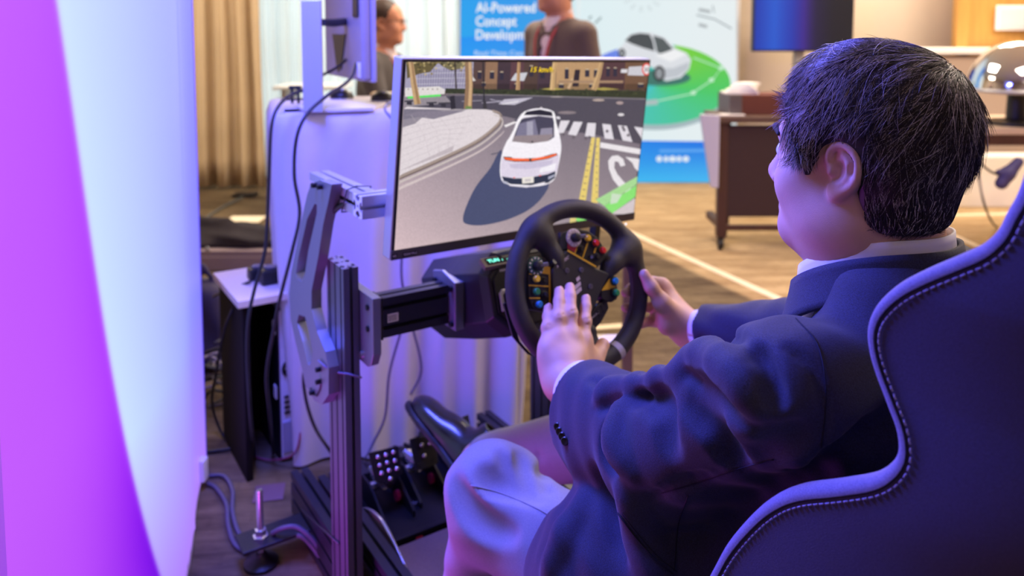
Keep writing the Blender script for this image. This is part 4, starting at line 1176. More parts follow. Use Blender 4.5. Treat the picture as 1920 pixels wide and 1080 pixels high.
S = SDF(); y0 = q0[1] + .2
for (px, py, r1) in [(372, 448, .05), (420, 444, .055), (470, 448, .045), (515, 450, .04)]: S.ell(P(px, py, y0), (.20, .15, r1), None, .05)
for (p1, p2) in [((366, 410), (440, 425)), ((430, 425), (520, 440)), ((370, 436), (470, 446)), ((440, 446), (538, 452))]: S.cap(P(*p1, y0 - .04), P(*p2, y0 - .06), .035, .026, .03)
S.post = lambda p_, d_: np.maximum(d_ + .010 * np.sin(p_[..., 2] * 70 + p_[..., 0] * 9) + .006 * np.sin(p_[..., 0] * 26 + p_[..., 1] * 30), .1005 - p_[..., 2])
v, f = S.mesh(.012); tag(rawmesh('cloth_bundle', v, f, mat('black_cloth', (48, 42, 46), .9, var=.2, vscale=14), loc=tuple(P(450, 460, y0))), 'black cloth bundle lying crumpled on the low grey platform', 'cloth')
q = PZ(460, 412, 0.0); tag(obj('paper_sheet', MB().box((q[0], q[1], .0035), (.22, .16, .003)), mat('cream_paper', (250, 236, 206), .8), loc=(q[0], q[1], 0)), 'cream sheet of paper on the floor behind the cloth bundle', 'paper')
q = PZ(460, 368, 0.0); tag(obj('floor_box', MB().box((q[0], q[1], .012), (.16, .12, .02)), M_blk, bevel=.004, loc=(q[0], q[1], 0)), 'flat black floor connector below the beige curtain', 'connector')
cable([PZ(455, 370, .006), PZ(420, 388, .006), PZ(392, 405, .006), PZ(372, 420, .006)], .008, 'grey cable on the floor below the beige curtain', mat('dusty_cable', (96, 96, 92), .7))
# floor patch and cables by the lit wall
q = PZ(505, 925, 0.0); tag(obj('floor_tape', MB().box((q[0], q[1], .0024), (.075, .075, .0012), (np.array([.98, .2, 0]), np.array([-.2, .98, 0]), Z)), mat('pink_tape', (112, 84, 98), .8), loc=(q[0], q[1], 0)), 'square pinkish tape patch on the dark carpet', 'tape')
cable([PZ(388, 906, .007), PZ(405, 915, .007), PZ(424, 945, .007), PZ(428, 985, .007), PZ(440, 1020, .007), PZ(465, 1036, .007), PZ(490, 1036, .012)], .0055, 'grey cable on the carpet nearest the lit fabric wall', M_cabv, group=None)
cable([PZ(392, 892, .007), PZ(420, 893, .007), PZ(436, 920, .007), PZ(436, 960, .007), PZ(448, 1000, .007), PZ(470, 1022, .007), PZ(486, 1030, .012)], .0055, 'second grey cable on the carpet, further from the lit wall', M_cabv)
cable([PZ(510, 1000, .07), PZ(530, 990, .09), PZ(555, 988, .09), PZ(580, 1005, .07), PZ(600, 1030, .04)], .0055, 'grey cable arching over the levelling foot arm', M_cabv)
cable([PZ(545, 1003, .06), PZ(565, 1006, .06), PZ(585, 1025, .04), PZ(602, 1048, .02)], .005, 'short grey cable beside the levelling foot arm', M_cabv)
cable([PZ(384, 848, .005), PZ(425, 843, .005), PZ(462, 834, .005)], .005, 'straight dark cable lying on the carpet below the tangle', M_cab)
# profile bar seen between wheel and sleeve
b0 = R(.65, .82, 0); b1 = R(.65, .30, 0)
wd = V
tag(obj('white_rail', MB().box((b0 + b1) / 2 + Z * .05, (.05, .60, .10), RX), mat('rail_white', (214, 214, 224), .4), bevel=.004, loc=tuple((b0 + b1) / 2)), 'pale floor rail lying right of the simulator behind the wheel', 'rail')
# brown framed stand seen through the wheel
fc_ = P(1150, 590, 2.35)
fs_ = thing('framed_stand', 'brown framed stand with pale sill seen through the wheel', 'stand', (fc_[0], fc_[1], 0))
t_ = .028
def fpt(px, py): return P(px, py, 2.35)
l0 = fpt(1122, 645); r0 = fpt(1176, 645); zt_ = fpt(1150, 470)[2]; zb_ = fpt(1150, 640)[2]
obj('post', MB().box((r0[0], 2.35, zt_ / 2), (.03, .04, zt_)), mat('stand_brown', (116, 80, 54), .5), fs_, bevel=.002)
obj('post', MB().box((l0[0] - .03, 2.35, zt_ / 2), (.03, .04, zt_)), mat('stand_brown2', (140, 96, 62), .5), fs_, bevel=.002)
obj('sill', MB().box(((l0[0] + r0[0]) / 2 - .015, 2.35, zb_), (r0[0] - l0[0] + .0, .06, .022)), mat('sill_white', (232, 222, 210), .5), fs_, bevel=.002)
# ============================================================ the simulator frame
M_bpro = mat('black_profile', (104, 104, 116), .38, metal=.75)
M_dpro = mat('dark_profile', (46, 46, 56), .36, metal=.45)
M_spro = mat('silver_profile', (196, 196, 204), .32, metal=.75)
M_dplate = mat('dark_plate', (40, 40, 48), .45, metal=.3)
M_plate = mat('black_plate', (132, 134, 148), .46, metal=.7)
M_steel = mat('bright_steel', (200, 200, 205), .25, metal=.9)
M_bolt = mat('black_bolt', (24, 24, 30), .4, metal=.4)
rig = thing('simulator_frame', 'black aluminium profile driving simulator frame with rails and upright post', 'simulator frame', tuple(R(-.05, .2, 0)))

def profile(name, nu, nv, p, a, b, ex, ey, m, parent, sw=.008):
    """T-slot bar from a to b, section axes ex, ey"""
    a = np.asarray(a, float); b = np.asarray(b, float); d = b - a; L = np.linalg.norm(d)
    return obj(name, MB().prism(tslot(nu, nv, p, sw), a, ex, ey, d / L, L), m, parent)
PC_ = (P(650, 505, 1.5) + P(604, 481, 1.56)) / 2
pr_ = toR(PC_); pa, pb_ = -.306, .372
ztop = P(650, 503, R(pa, pb_ - .045, 0)[1])[2]
# upright: section 3 x 1 units of 30 mm, with three grooves on the face towards the lit wall
profile('upright_post', 3, 1, .031, R(pa, pb_, .002), R(pa, pb_, ztop), V, U, M_bpro, rig, .0065)
cap_ = MB().prism([tslot(3, 1, .031, .0065)[0], *tslot(3, 1, .031, .0065)[1:]], R(pa, pb_, ztop), V, U, Z, .0012)
lab(obj('post_end_face', cap_, M_steel, rig), 'bare metal cut end of the upright post')
profile('upright_post', 3, 1, .031, R(.195, pb_, .002), R(.195, pb_, ztop), V, U, M_bpro, rig, .0065)
# floor rails
for a in (-.353, .19):
    if a < 0: profile('floor_rail', 1, 3, .042, R(-.290, 0.735, .070), R(-.290, .421, .070), U, Z, M_dpro, rig)
    else: profile('floor_rail', 1, 3, .042, R(a + .045, .735, .070), R(a + .045, -.75, .070), U, Z, M_dpro, rig)
profile('inner_rail', 1, 1, .042, R(-.244, .669, .118), R(-.244, -.3, .118), U, Z, M_dpro, rig)
for b in (.69, -.15):
    profile('cross_rail', 1, 1, .040, R(-.268, b, .040), R(.213, b, .040), V, Z, M_bpro, rig)
# arm that carries the wheel base
CB = .285
xa0 = R(-.270, CB, P(706, 592, R(-.27, CB, 0)[1])[2]); xa1 = R(-.122, CB, xa0[2])
profile('crossbar', 1, 2, .039, xa0, xa1, V, Z, M_dpro, rig)
gz = xa0[2]
obj('size_label', MB().box(R(-.246, CB - .0204, gz - .002), (.022, .001, .016), RX), M_paper, rig)
for k in range(3): obj('label_bar', MB().box(R(-.247, CB - .0211, gz - .006 + .004 * k), (.018, .0006, .0016), RX), M_blk, rig)
# end plate that ties the crossbar to the post
def on_a(a, pts): return [(toR(PA(x, y, a))[1], toR(PA(x, y, a))[2]) for x, y in pts]
gus = [(.262, gz + .043), (.412, gz + .043), (.412, gz - .100), (.292, gz - .100), (.276, gz - .092), (.262, gz - .066)]
obj('gusset_plate', MB().prism(gus, OF + U * -.2885, V, Z, U, .0175), M_plate, rig, bevel=.002)
for z in (.020, -.022): obj('bolt', MB().lathe([(.006, 0), (.006, .003), (.003, .003)], R(-.2885, CB, gz + z), (V, Z, -U), 14), M_bolt, rig)
lab(obj('bolt', MB().lathe([(.0065, 0), (.0065, .004), (.003, .004)], R(-.2885, .318, gz - .084), (V, Z, -U), 14), M_steel, rig), 'bright bolt at the foot of the end plate')
# slotted bracket plate on the left of the post
AB = -.3435
out = [(583, 345), (600, 338), (622, 346), (617, 372), (606, 420), (597, 480), (584, 545), (584, 580), (594, 620), (610, 660), (616, 690), (616, 740), (604, 758), (590, 752), (572, 722), (566, 690), (556, 650), (545, 600), (542, 550), (546, 510), (556, 460), (568, 400), (576, 365)]
h1 = [(590, 382), (594, 384), (594, 400), (578, 470), (572, 512), (565, 528), (557, 524), (555, 512), (560, 480), (576, 410)]
h2 = [(560, 590), (572, 594), (578, 620), (586, 660), (584, 676), (580, 686), (576, 680), (567, 640), (557, 605)]
loops = [on_a(AB, out), on_a(AB, h1), on_a(AB, h2)]
obj('slotted_bracket', MB().prism(loops, OF + U * AB, V, Z, U, .0215), M_plate, rig)
for (x, y) in [(593, 347), (604, 350), (601, 692), (601, 715), (589, 735)]:
    c = PA(x, y, AB)
    obj('bolt', MB().lathe([(.0052, 0), (.0052, .010), (.0028, .010), (.0028, .006)], c, (V, Z, -U), 14), M_bolt, rig)
lk = [PA(x, y, AB - .0012) for x, y in [(582, 728), (588, 740), (594, 742), (600, 730), (602, 718)]]
obj('slot_groove', MB().tube(lk, .0022, 6), M_blk, rig)
lab(obj('top_clamp', MB().box(PA(612, 355, AB + .018), (.03, .03, .03), RX), M_plate, rig, bevel=.003), 'clamp block where the bracket meets the silver bar')
# silver bar of the screen mount: arm ahead, crossbar behind the screen
aS = AB + .0435
n0 = toR(PA(666, 381, aS - .020)); f0 = toR(PA(581, 333, aS - .020))
zb = n0[2] - .002
profile('screen_arm', 1, 1, .042, R(aS, n0[1] + .004, zb), R(aS, f0[1], zb), U, Z, M_spro, rig)
profile('screen_crossbar', 1, 1, .042, R(aS - .021, n0[1] - .0175, zb), R(.24, n0[1] - .0175, zb), V, Z, M_spro, rig)
lab(obj('bar_end_face', MB().prism(tslot(1, 1, .042), R(aS - .0225, n0[1] - .0175, zb), V, Z, U, .0012), mat('cut_metal', (232, 236, 244), .35, metal=.3), rig), 'bright cut end of the silver crossbar')
cd = n0[1] + .03
tie = []
for (x, z) in [(-.024, -.026), (.024, -.026), (.024, .024), (-.006, .027), (-.024, .022)]: tie.append(R(aS + x, cd + .03 * (z < 0), zb + z))
obj('cable_tie', MB().tube(tie + [tie[0]], .0014, 6), M_cab, rig, smooth=True)
wz = spline([PA(598, 505, AB + .03), PA(604, 440, AB + .03), PA(620, 405, AB + .02), PA(636, 388, AB + .02), PA(655, 380, AB + .03)], 6)
obj('loom', MB().tube(wz, .0055, 8), M_cab, rig, smooth=True)
lp = [PA(597, 676, AB - .004), PA(610, 688, AB - .003), PA(630, 698, pa - .018), PA(652, 701, pa - .018), R(pa + .017, pb_ - .049, P(671, 697, 1.5)[2]), R(pa + .018, pb_ + .03, P(671, 697, 1.5)[2])]
obj('cable_tie', MB().tube(lp, .002, 6), mat('violet_tie', (110, 106, 140), .5), rig, smooth=True)
lp = [PA(565, 955, -.33), PA(600, 988, pa - .018), PA(636, 1020, pa - .018)]
obj('cable_tie', MB().tube(lp, .002, 6), M_cab, rig, smooth=True)
for px in (716, 852):
    q = [R(toR(PB(px, 560, CB - .02))[0], CB + dx, gz + dz) for dx, dz in [(-.0215, -.041), (-.0215, .041), (.0215, .041), (.0215, -.041)]]
    obj('cable_tie', MB().tube(q + [q[0]], .0013, 6), M_cab, rig)
# levelling foot on its arm
fc = PZ(490, 1058, 0.0); fa = toR(fc)
obj('foot_arm', MB().box(R((fa[0] - .318) / 2 - .018, fa[1], .062), (abs(fa[0] + .318) + .06, .075, .008), RX), M_dplate, rig, bevel=.002)
obj('foot_pad', MB().lathe([(.038, 0), (.038, .008), (.014, .022), (.011, .03)], fc, None, 30), M_blk, rig, smooth=40)
obj('foot_bolt', MB().lathe([(.0075, .012), (.0075, .172), (.006, .176)], fc, None, 18), M_steel, rig, smooth=40)
obj('foot_nut', MB().lathe([(.018, .066), (.018, .070), (.013, .071), (.013, .084), (.008, .085)], fc, None, 6), M_steel, rig)

# ============================================================ wheel base
wb_ = thing('wheel_base', 'black angular direct drive wheel base with small display', 'wheel base', tuple(R(-.01, .2, .60)))
M_wb = mat('wheel_base_black', (30, 30, 40), .45, metal=.2)
def octa(w, h, c): return [(-w + c, -h), (w - c, -h), (w, -h + c), (w, h - c), (w - c, h), (-w + c, h), (-w, h - c), (-w, -h + c)]
def wl(x, y, o=0.0): return WC + WX * x + WY * y + WN * o
def ring(d, w, h, c): return [wl(x, y, -d) for x, y in octa(w, h, c)]
rg = [ring(.160, .088, .068, .034), ring(.163, .093, .073, .036), ring(.185, .100, .082, .036), ring(.30, .102, .086, .036), ring(.44, .102, .086, .036), ring(.455, .094, .078, .034)]
mb = MB(); vs = [q for r_ in rg for q in r_]; fs = [(i * 8 + k, i * 8 + (k + 1) % 8, (i + 1) * 8 + (k + 1) % 8, (i + 1) * 8 + k) for i in range(5) for k in range(8)]
fs += [tuple(range(7, -1, -1)), tuple(40 + k for k in range(8))]
obj('housing', mb.add(vs, fs), M_wb, wb_, bevel=.002)
obj('front_plate', MB().prism(octa(.084, .063, .032), WC - WN * .161, WX, WY, WN, .004), mat('front_black', (22, 20, 26), .5), wb_, bevel=.001)
obj('shaft', MB().cyl(WC - WN * .16, WC - WN * .02, .026, 28), M_blk, wb_, smooth=40)
obj('hub_collar', MB().cyl(WC - WN * .060, WC - WN * .016, .042, 32), M_bolt, wb_, smooth=40)
def bpl(px, py, o=-.157): q = hit(px, py, WN, o, WC) - WC; return q @ WX, q @ WY
# display on the upper chamfer
dq = bpl(927, 493, -.166); dC = wl(dq[0], dq[1], -.166)
dn = WN * .72 + WY * .69; du = WY * .72 - WN * .69
obj('display_frame', MB().box(dC + dn * .001 + U * .022, (.10, .024, .010), (U, du, dn)), mat('display_frame', (120, 112, 108), .4), wb_, bevel=.001)
obj('display_glass', MB().box(dC + dn * .0062 + U * .024, (.088, .016, .002), (U, du, dn)), M_tvs, wb_)
pt_ = Print(lambda x, y, o: dC + dn * (.0074 + o) + U * (.001 + x) + du * (-y), .0002)
pt_.text('TUN 1  SEN', -.018, .004, .0085, (120, 255, 225), w=.062)
pt_.build('display_text', print_mat('display_glow', emit=2.2, lit=False), wb_)
fq = bpl(937, 508); pf_ = Print(lambda x, y, o: wl(fq[0] + x, fq[1] - y, -.1568 + o), .0002)
pf_.text('FANATEC', 0, .002, .005, (190, 180, 214), w=.034)
pf_.build('base_lettering', print_mat('grey_print', emit=0.0), wb_)
bq = bpl(947, 562); q = wl(bq[0], bq[1], -.157)
obj('metal_badge', MB().prism([(-.012, -.020), (.012, -.020), (.012, .020), (-.006, .020), (-.012, .014)], q, WX, WY, WN, .004), mat('badge_metal', (205, 200, 205), .3, metal=.5), wb_, bevel=.001)
obj('badge_slot', MB().prism([(-.004, -.006), (.0, -.006), (.0, .014), (-.004, .010)], q + WN * .0042, WX, WY, WN, .0006), M_bolt, wb_)
# side bracket that joins the crossbar to the base
obj('mount_bracket', MB().box(R(-.1105, CB, gz), (.020, .085, .098), RX), M_plate, wb_, bevel=.003)
obj('mount_flange', MB().prism([(CB - .046, gz - .048), (CB + .03, gz - .048), (CB + .05, gz + .052), (CB + .01, gz + .062), (CB - .046, gz + .050)], OF + U * -.1245, V, Z, U, .008), M_plate, wb_, bevel=.002)
for (b_, z_) in [(-.034, .036), (-.034, -.036), (.034, .036)]:
    obj('bolt', MB().lathe([(.006, 0), (.006, .006), (.003, .006), (.003, .003)], R(-.1245, CB + b_, gz + z_), (V, Z, -U), 14), M_bolt, wb_)

# ============================================================ steering wheel
sw = thing('steering_wheel', 'round black racing steering wheel with coloured buttons and pale rim mark', 'steering wheel', tuple(WC))
M_leather = mat('black_leather', (44, 43, 50), .52, bump=.35, bscale=1600, spec=.45)
RR, RT = .1372, .0168
def wl(x, y, o=0.0): return WC + WX * x + WY * y + WN * o
S = SDF(); S.tor(WC, WN, RR, RT, .0)
def wpx(px, py, o=0.0): q = PWl(px, py, o); return wl(q[0], q[1], o)
S.chain([wpx(1003, 432, .002), wpx(1020, 448, .002), wpx(1038, 480, .004), wpx(1048, 505, .006)], [.014, .014, .0135, .012], .022, k0=.03)
S.chain([wpx(1182, 462, .002), wpx(1164, 476, .002), wpx(1146, 494, .004), wpx(1136, 512, .006)], [.015, .0155, .0145, .012], .022, k0=.03)
S.chain([wpx(1106, 690, .0), wpx(1108, 655, .002), wpx(1106, 620, .004)], [.012, .012, .012], .02, k0=.03)
v, f = S.mesh(.0026, pad=.01)
rim = rawmesh('rim', v, f, M_leather, sw)
# stitches inside the rim and the pale centre mark
st_ = MB()
for k in range(150):
    a = 2 * PI * k / 150
    ir = RR - RT * .985; u = WX * math.cos(a) + WY * math.sin(a); tg = -WX * math.sin(a) + WY * math.cos(a)
    for s_ in (-1, 1):
        c = WC + u * ir + WN * .0022 * s_ + u * -.0004
        st_.box(c, (.0012, .0046, .0011), (u, tg * .94 + WN * .34 * s_, WN))
lab(stuff(obj('rim_stitching', st_, mat('grey_thread', (112, 110, 130), .7), sw)), 'grey cross stitching along the inside of the rim')
q = PWl(1158, 662); a0 = math.atan2(q[1], q[0])
mk = MB(); rows = []
for t in np.linspace(-.045, .045, 5):
    u = WX * math.cos(a0 + t) + WY * math.sin(a0 + t)
    rows.append([WC + u * (RR + (RT + .0006) * math.cos(b)) + WN * (RT + .0006) * math.sin(b) for b in np.linspace(0, 2 * PI, 25)])
obj('rim_mark', mk.grid(np.array(rows)), mat('pale_leather', (186, 180, 188), .55), sw, smooth=True)
# hub plate
M_hub = mat('hub_black', (27, 28, 38), .48, bump=.2, bscale=2500)
def wpoly(pts, o): return [PWl(x, y, o) for x, y in pts]
HO = .018
hub = wpoly([(1042, 488), (1064, 469), (1119, 503), (1144, 513), (1127, 547), (1116, 575), (1100, 600), (1084, 616), (1052, 604), (1037, 562), (1036, 508)], HO)
obj('hub_plate', MB().prism(hub, WC - WN * .012, WX, WY, WN, HO + .012), M_hub, sw, bevel=.0025)
PO = .010
pods = {'top': [(1063, 468), (1062, 448), (1068, 434), (1082, 428), (1102, 432), (1122, 446), (1132, 464), (1135, 486), (1120, 503)],
        'right': [(1127, 546), (1144, 514), (1154, 519), (1158, 540), (1158, 560), (1148, 567), (1136, 565), (1128, 560)],
        'left': [(990, 520), (993, 495), (1003, 482), (1022, 482), (1037, 492), (1037, 575), (1030, 586), (1000, 580), (992, 560)]}
M_pod = mat('pod_black', (24, 24, 30), .5)
for k, pts in pods.items():
    obj('button_pod', MB().prism(wpoly(pts, PO), WC - WN * .014, WX, WY, WN, PO + .014), M_pod, sw, bevel=.002)
# lower plate with holes, behind the fingers
low = wpoly([(1100, 600), (1118, 574), (1138, 560), (1142, 578), (1128, 604), (1112, 622), (1106, 650), (1094, 650), (1088, 618)], .006)
obj('lower_plate', MB().prism(low, WC - WN * .008, WX, WY, WN, .014), mat('carbon_plate', (34, 34, 38), .4, var=.3, vscale=300), sw, bevel=.0015)
for (x, y) in [(1120, 585), (1128, 575), (1134, 568), (1116, 598), (1124, 592), (1132, 584), (1108, 612)]:
    obj('plate_hole', MB().lathe([(.0026, 0), (.0026, .0006)], wpx(x, y, .0066), (WX, WY, WN), 10), M_blk, sw)
# yellow marks
M_yel = mat('yellow_print', (224, 178, 40), .5)
def strip(pts, w, o):
    mb = MB()
    for (p, q) in zip(pts[:-1], pts[1:]):
        a = wpx(*p, o); b = wpx(*q, o); d = b - a; L = np.linalg.norm(d); d /= L
        mb.box((a + b) / 2, (L + w * .8, w, .0012), (d, np.cross(WN, d), WN))
    obj('yellow_line', mb, M_yel, sw)
strip([(1065, 470), (1117, 500)], .003, HO + .001)
for l_ in ([(1078, 474), (1083, 462)], [(1093, 482), (1104, 448)], [(1114, 474), (1118, 462)]): strip(l_, .0022, PO + .001)
strip([(1030, 494), (1031, 572)], .003, PO + .001)
for l_ in ([(992, 535), (1030, 537)], [(993, 559), (1012, 559)]): strip(l_, .0022, PO + .001)
obj('yellow_field', MB().prism(wpoly([(991, 514), (1030, 496), (1030, 515), (1012, 512), (1000, 516)], PO), WC + WN * PO, WX, WY, WN, .001), M_yel, sw)
obj('yellow_field', MB().prism(wpoly([(1127, 545), (1146, 517), (1153, 524), (1153, 538), (1140, 543)], PO), WC + WN * PO, WX, WY, WN, .001), M_yel, sw)
obj('red_field', MB().prism(wpoly([(1064, 466), (1064, 448), (1080, 452), (1082, 462), (1077, 473)], PO), WC + WN * PO, WX, WY, WN, .001), mat('red_print', (176, 34, 60), .5), sw)
# push buttons: cap and collar
def button(px, py, col, r=.0062, h=.010, nm=''):
    c = wpx(px, py, PO); b = obj('push_button', MB().lathe([(r * 1.0, .003), (r * .98, h * .8), (r * .75, h)], c, (WX, WY, WN), 18), mat(nm or 'button', col, .35), sw, smooth=50)
    obj('button_collar', MB().lathe([(r * 1.35, 0), (r * 1.35, .003), (r * 1.02, .0036)], c, (WX, WY, WN), 18), M_blk, b, smooth=40)
    return b
for (x, y, c, l_) in [(1003, 523, (232, 196, 60), 'yellow push button'), (1003, 547, (42, 128, 84), 'green push button'), (1008, 571, (40, 132, 200), 'blue push button'),
                      (1099, 447, (226, 182, 40), 'yellow push button'), (1114, 456, (216, 40, 40), 'red push button'), (1127, 470, (216, 40, 40), 'red push button'),
                      (1150, 527, (30, 136, 216), 'blue push button'), (1152, 549, (30, 140, 84), 'green push button')]:
    lab(button(x, y, c, nm=l_.replace(' ', '_')), l_)
for (x, y) in [(1018, 526), (1020, 553), (1087, 467), (1117, 481)]: button(x, y, (30, 30, 34), .0052, .009, 'black_button')
def rotary(px, py, ring_col, label):
    c = wpx(px, py, PO)
    o = lab(obj('rotary_dial', MB().lathe([(.0165, 0), (.0165, .0022), (.015, .003)], c, (WX, WY, WN), 28), mat('dial', ring_col, .5), sw), label)
    mb = MB()
    for k in range(12):
        a = 2 * PI * k / 12; u = WX * math.cos(a) + WY * math.sin(a)
        mb.box(c + u * .0135 + WN * .0032, (.003, .0022, .0006), (u, np.cross(WN, u), WN))
    obj('dial_marks', mb, M_paper, o)
    obj('knob', MB().lathe([(.0085, .002), (.0082, .014), (.006, .0155)], c, (WX, WY, WN), 20), M_blk, o, smooth=40)
    obj('knob_pointer', MB().box(c + WX * .009 + WN * .012, (.018, .007, .007), (WX, WY, WN)), M_cabv, o, bevel=.0015)
rotary(1075, 446, (196, 184, 190), 'rotary dial with white scale and red field')
rotary(1004, 499, (58, 96, 92), 'rotary dial with green scale')
obj('toggle', MB().tube([wpx(1030, 497, PO), wpx(1040, 490, PO + .012)], [.004, .005], 10), M_dplate, sw, smooth=40)
obj('toggle', MB().tube([wpx(1108, 478, PO), wpx(1110, 482, PO + .010)], [.002, .003], 10), M_steel, sw, smooth=40)
# hub screws, lettering and the three slanted bars
for (x, y) in [(1063, 507), (1090, 506), (1107, 537)]:
    obj('hub_screw', MB().lathe([(.0046, 0), (.0046, .0012), (.0024, .0014), (.0022, .0004)], wpx(x, y, HO), (WX, WY, WN), 16), M_cabv, sw)
hp = Print(lambda x, y, o: wpx(x, y, HO + .0004 + o), .0002)
hp.text('FANATEC', 1044.5, 503.5, 6.5, (205, 192, 214), w=22, slope=-.86)
hp.poly([(1080, 522), (1086, 517), (1088, 523), (1082, 529)], (205, 192, 214))
hp.poly([(1077, 536), (1088, 527), (1089.5, 534), (1079, 544)], (205, 192, 214))
hp.poly([(1078, 546), (1089.5, 537), (1091, 544), (1079, 555)], (205, 192, 214))
M_hp = print_mat('hub_print', emit=0.0)
hp.build('hub_lettering', M_hp, sw)
lp_ = Print(lambda x, y, o: wpx(x, y, .0066 + o), .0002)
lp_.text('FANATEC', 1106, 602, 4.5, (190, 182, 200), w=17, slope=-.9); lp_.build('plate_lettering', M_hp, sw)
# shift paddles
M_pad = mat('paddle_black', (32, 32, 40), .4)
obj('shift_paddle', MB().prism(wpoly([(944, 570), (952, 566), (975, 640), (1000, 668), (990, 664), (962, 632)], -.03), WC - WN * .034, WX, WY, WN, .004), M_pad, sw, bevel=.001)
# ============================================================ the big screen
mon_yaw, mon_tilt, mon_roll = 0.63087252, -0.1047944, -0.02385681
MCt = np.array([0.04318358, 1.52181234, 0.96646116])
cy_, sy_ = math.cos(mon_yaw), math.sin(mon_yaw)
_ex = np.array([cy_, sy_, 0]); _f = np.array([-sy_, cy_, 0]); _ez = Z * math.cos(mon_tilt) + _f * math.sin(mon_tilt)
MX = _ex * math.cos(mon_roll) + _ez * math.sin(mon_roll); MY = -_ex * math.sin(mon_roll) + _ez * math.cos(mon_roll)
MN = np.cross(MX, MY)              # towards the driver
MWd, MHt = .612, .3655
def ms(x, y, o=0.0): return MCt + MX * x + MY * y + MN * o
def mpx(px, py, o=0.0): return hit(px, py, MN, o, MCt)
mn = thing('driving_screen', 'large flat screen showing a white car on a street', 'monitor', tuple(MCt - MY * MHt / 2))
obj('frame', MB().box(ms(0, 0, -.016), (MWd, MHt, .030), (MX, MY, MN)), mat('frame_silver', (186, 188, 200), .35, metal=.55), mn, bevel=.0025)
obj('bezel', MB().box(ms(0, 0, -.0005), (MWd - .006, MHt - .005, .002), (MX, MY, MN)), mat('bezel_black', (20, 18, 26), .3), mn)
# lower chin
c0, c1 = -MHt / 2, -MHt / 2 + .0185
obj('chin', MB().box(ms(0, (c0 + c1) / 2 + .001, .0006), (MWd - .003, c1 - c0, .004), (MX, MY, MN)), mat('chin_grey', (74, 70, 82), .45, metal=.3), mn, bevel=.0012)
lb = Print(lambda x, y, o: ms(-MWd / 2 + x, c0 + .0045 + y, .0027 + o), .0002)
lb.poly([(.002, .001), (.0125, .001), (.0125, .0085), (.002, .0085)], (22, 18, 36))
lb.poly([(.024, .001), (.054, .001), (.054, .0088), (.024, .0088)], (16, 12, 34))
for (t_, x, w_) in (('4G', .0035, .007), ('5S3341YN-2', .0255, .027)):
    v, f = text_mesh(t_, 1.0, 0, True); s_ = .0045 / .72; sx = w_ / (v[:, 0].max() - v[:, 0].min()); lb.k += 1; b = len(lb.v); x0 = v[:, 0].min()
    lb.v += [lb.fn(x + (q[0] - x0) * sx, .0028 + q[1] * s_, lb.k * lb.dz) for q in v]
    for t in f: lb.f.append(tuple(b + i for i in t)); lb.c.append([lin((186, 176, 220))] * len(t))
lb.build('sticker', print_mat('sticker_print', emit=0.0), mn)
obj('power_lamp', MB().lathe([(.0022, 0), (.0022, .0012)], mpx(1173, 420, .0026), (MX, MY, MN), 12), mat('lamp_white', (225, 235, 255), .3, emit=1.5), mn)
obj('rear_cover', MB().box(ms(0, -.01, -.045), (.36, .22, .03), (MX, MY, MN)), M_blk, mn, bevel=.008)
obj('mount_plate', MB().box(ms(0, .06, -.066), (.12, .12, .012), (MX, MY, MN)), M_plate, mn, bevel=.002)
obj('lower_post', MB().box(mpx(1114, 445, -.03), (.014, .10, .02), (MX, MY, MN)), M_blk, mn)

SX0, SX1, SY0, SY1 = -MWd / 2 + .0075, MWd / 2 - .0075, c1 + .001, MHt / 2 - .0065
def z5(x, y, o=0.0):
    """picture on the screen, laid out from a x2.635 view of it; clipped to the panel"""
    q = mpx(720 + x / 2.635, 90 + y / 2.635) - MCt
    return ms(min(max(q @ MX, SX0), SX1), min(max(q @ MY, SY0), SY1), .0006 + o)
pr = Print(z5, .000006)
PLY, BND = pr.poly, pr.band
# ground
for i in range(12):
    for j in range(10):
        def gc(u, v): 
            top = mixc((120, 114, 128), (84, 80, 94), u); bot = mixc((218, 192, 196), (168, 152, 160), min(1, u * 1.5)); return mixc(top, bot, v ** .8)
        u0, u1, v0, v1 = i / 12, (i + 1) / 12, j / 10, (j + 1) / 10
        def pt(u, v): return (40 + 1290 * u + (1 - v) * 60 * 0, 60 + 960 * v)
        PLY([pt(u0, v0), pt(u1, v0), pt(u1, v1), pt(u0, v1)], [gc(u0, v0), gc(u1, v0), gc(u1, v1), gc(u0, v1)])
# far houses
PLY([(60, 50), (1330, 50), (1330, 232), (60, 232)], (92, 72, 72))
PLY([(100, 60), (470, 60), (440, 200), (100, 225)], (168, 162, 186))
for k in range(22): BND([(170 + k * 12.5, 96 + (k % 5) * 4), (168 + k * 12, 192)], 4.5, (126, 122, 150))
for k in range(4): BND([(150, 100 + k * 26), (450, 92 + k * 27)], 3, (196, 192, 206))
PLY([(100, 60), (270, 60), (225, 118), (170, 128), (112, 150)], (104, 92, 62))
PLY([(260, 60), (420, 60), (385, 100), (330, 112), (290, 92)], (120, 112, 84))
rs = np.random.RandomState(3)
for k in range(70):
    x, y = rs.rand() * 330 + 105, 66 + rs.rand() * 66 * rs.rand(); PLY([(x, y - 5), (x + 9 * rs.rand() + 3, y), (x, y + 6), (x - 8, y + 1)], [(74, 68, 46), (140, 124, 78), (196, 176, 128)][k % 3])
for (x0, x1, c) in [(440, 500, (92, 72, 70)), (500, 560, (150, 116, 92)), (560, 625, (70, 56, 66)), (625, 690, (96, 66, 74)), (690, 760, (84, 66, 62)), (760, 830, (74, 58, 70)), (850, 1065, (190, 152, 112)), (1065, 1190, (86, 60, 66)), (1190, 1320, (116, 86, 68))]:
    PLY([(x0, 66), (x1, 66), (x1 - 6, 205), (x0 - 6, 205)], c)
    PLY([(x0, 176), (x1, 176), (x1 - 4, 205), (x0 - 4, 205)], tuple(v * .8 for v in c))
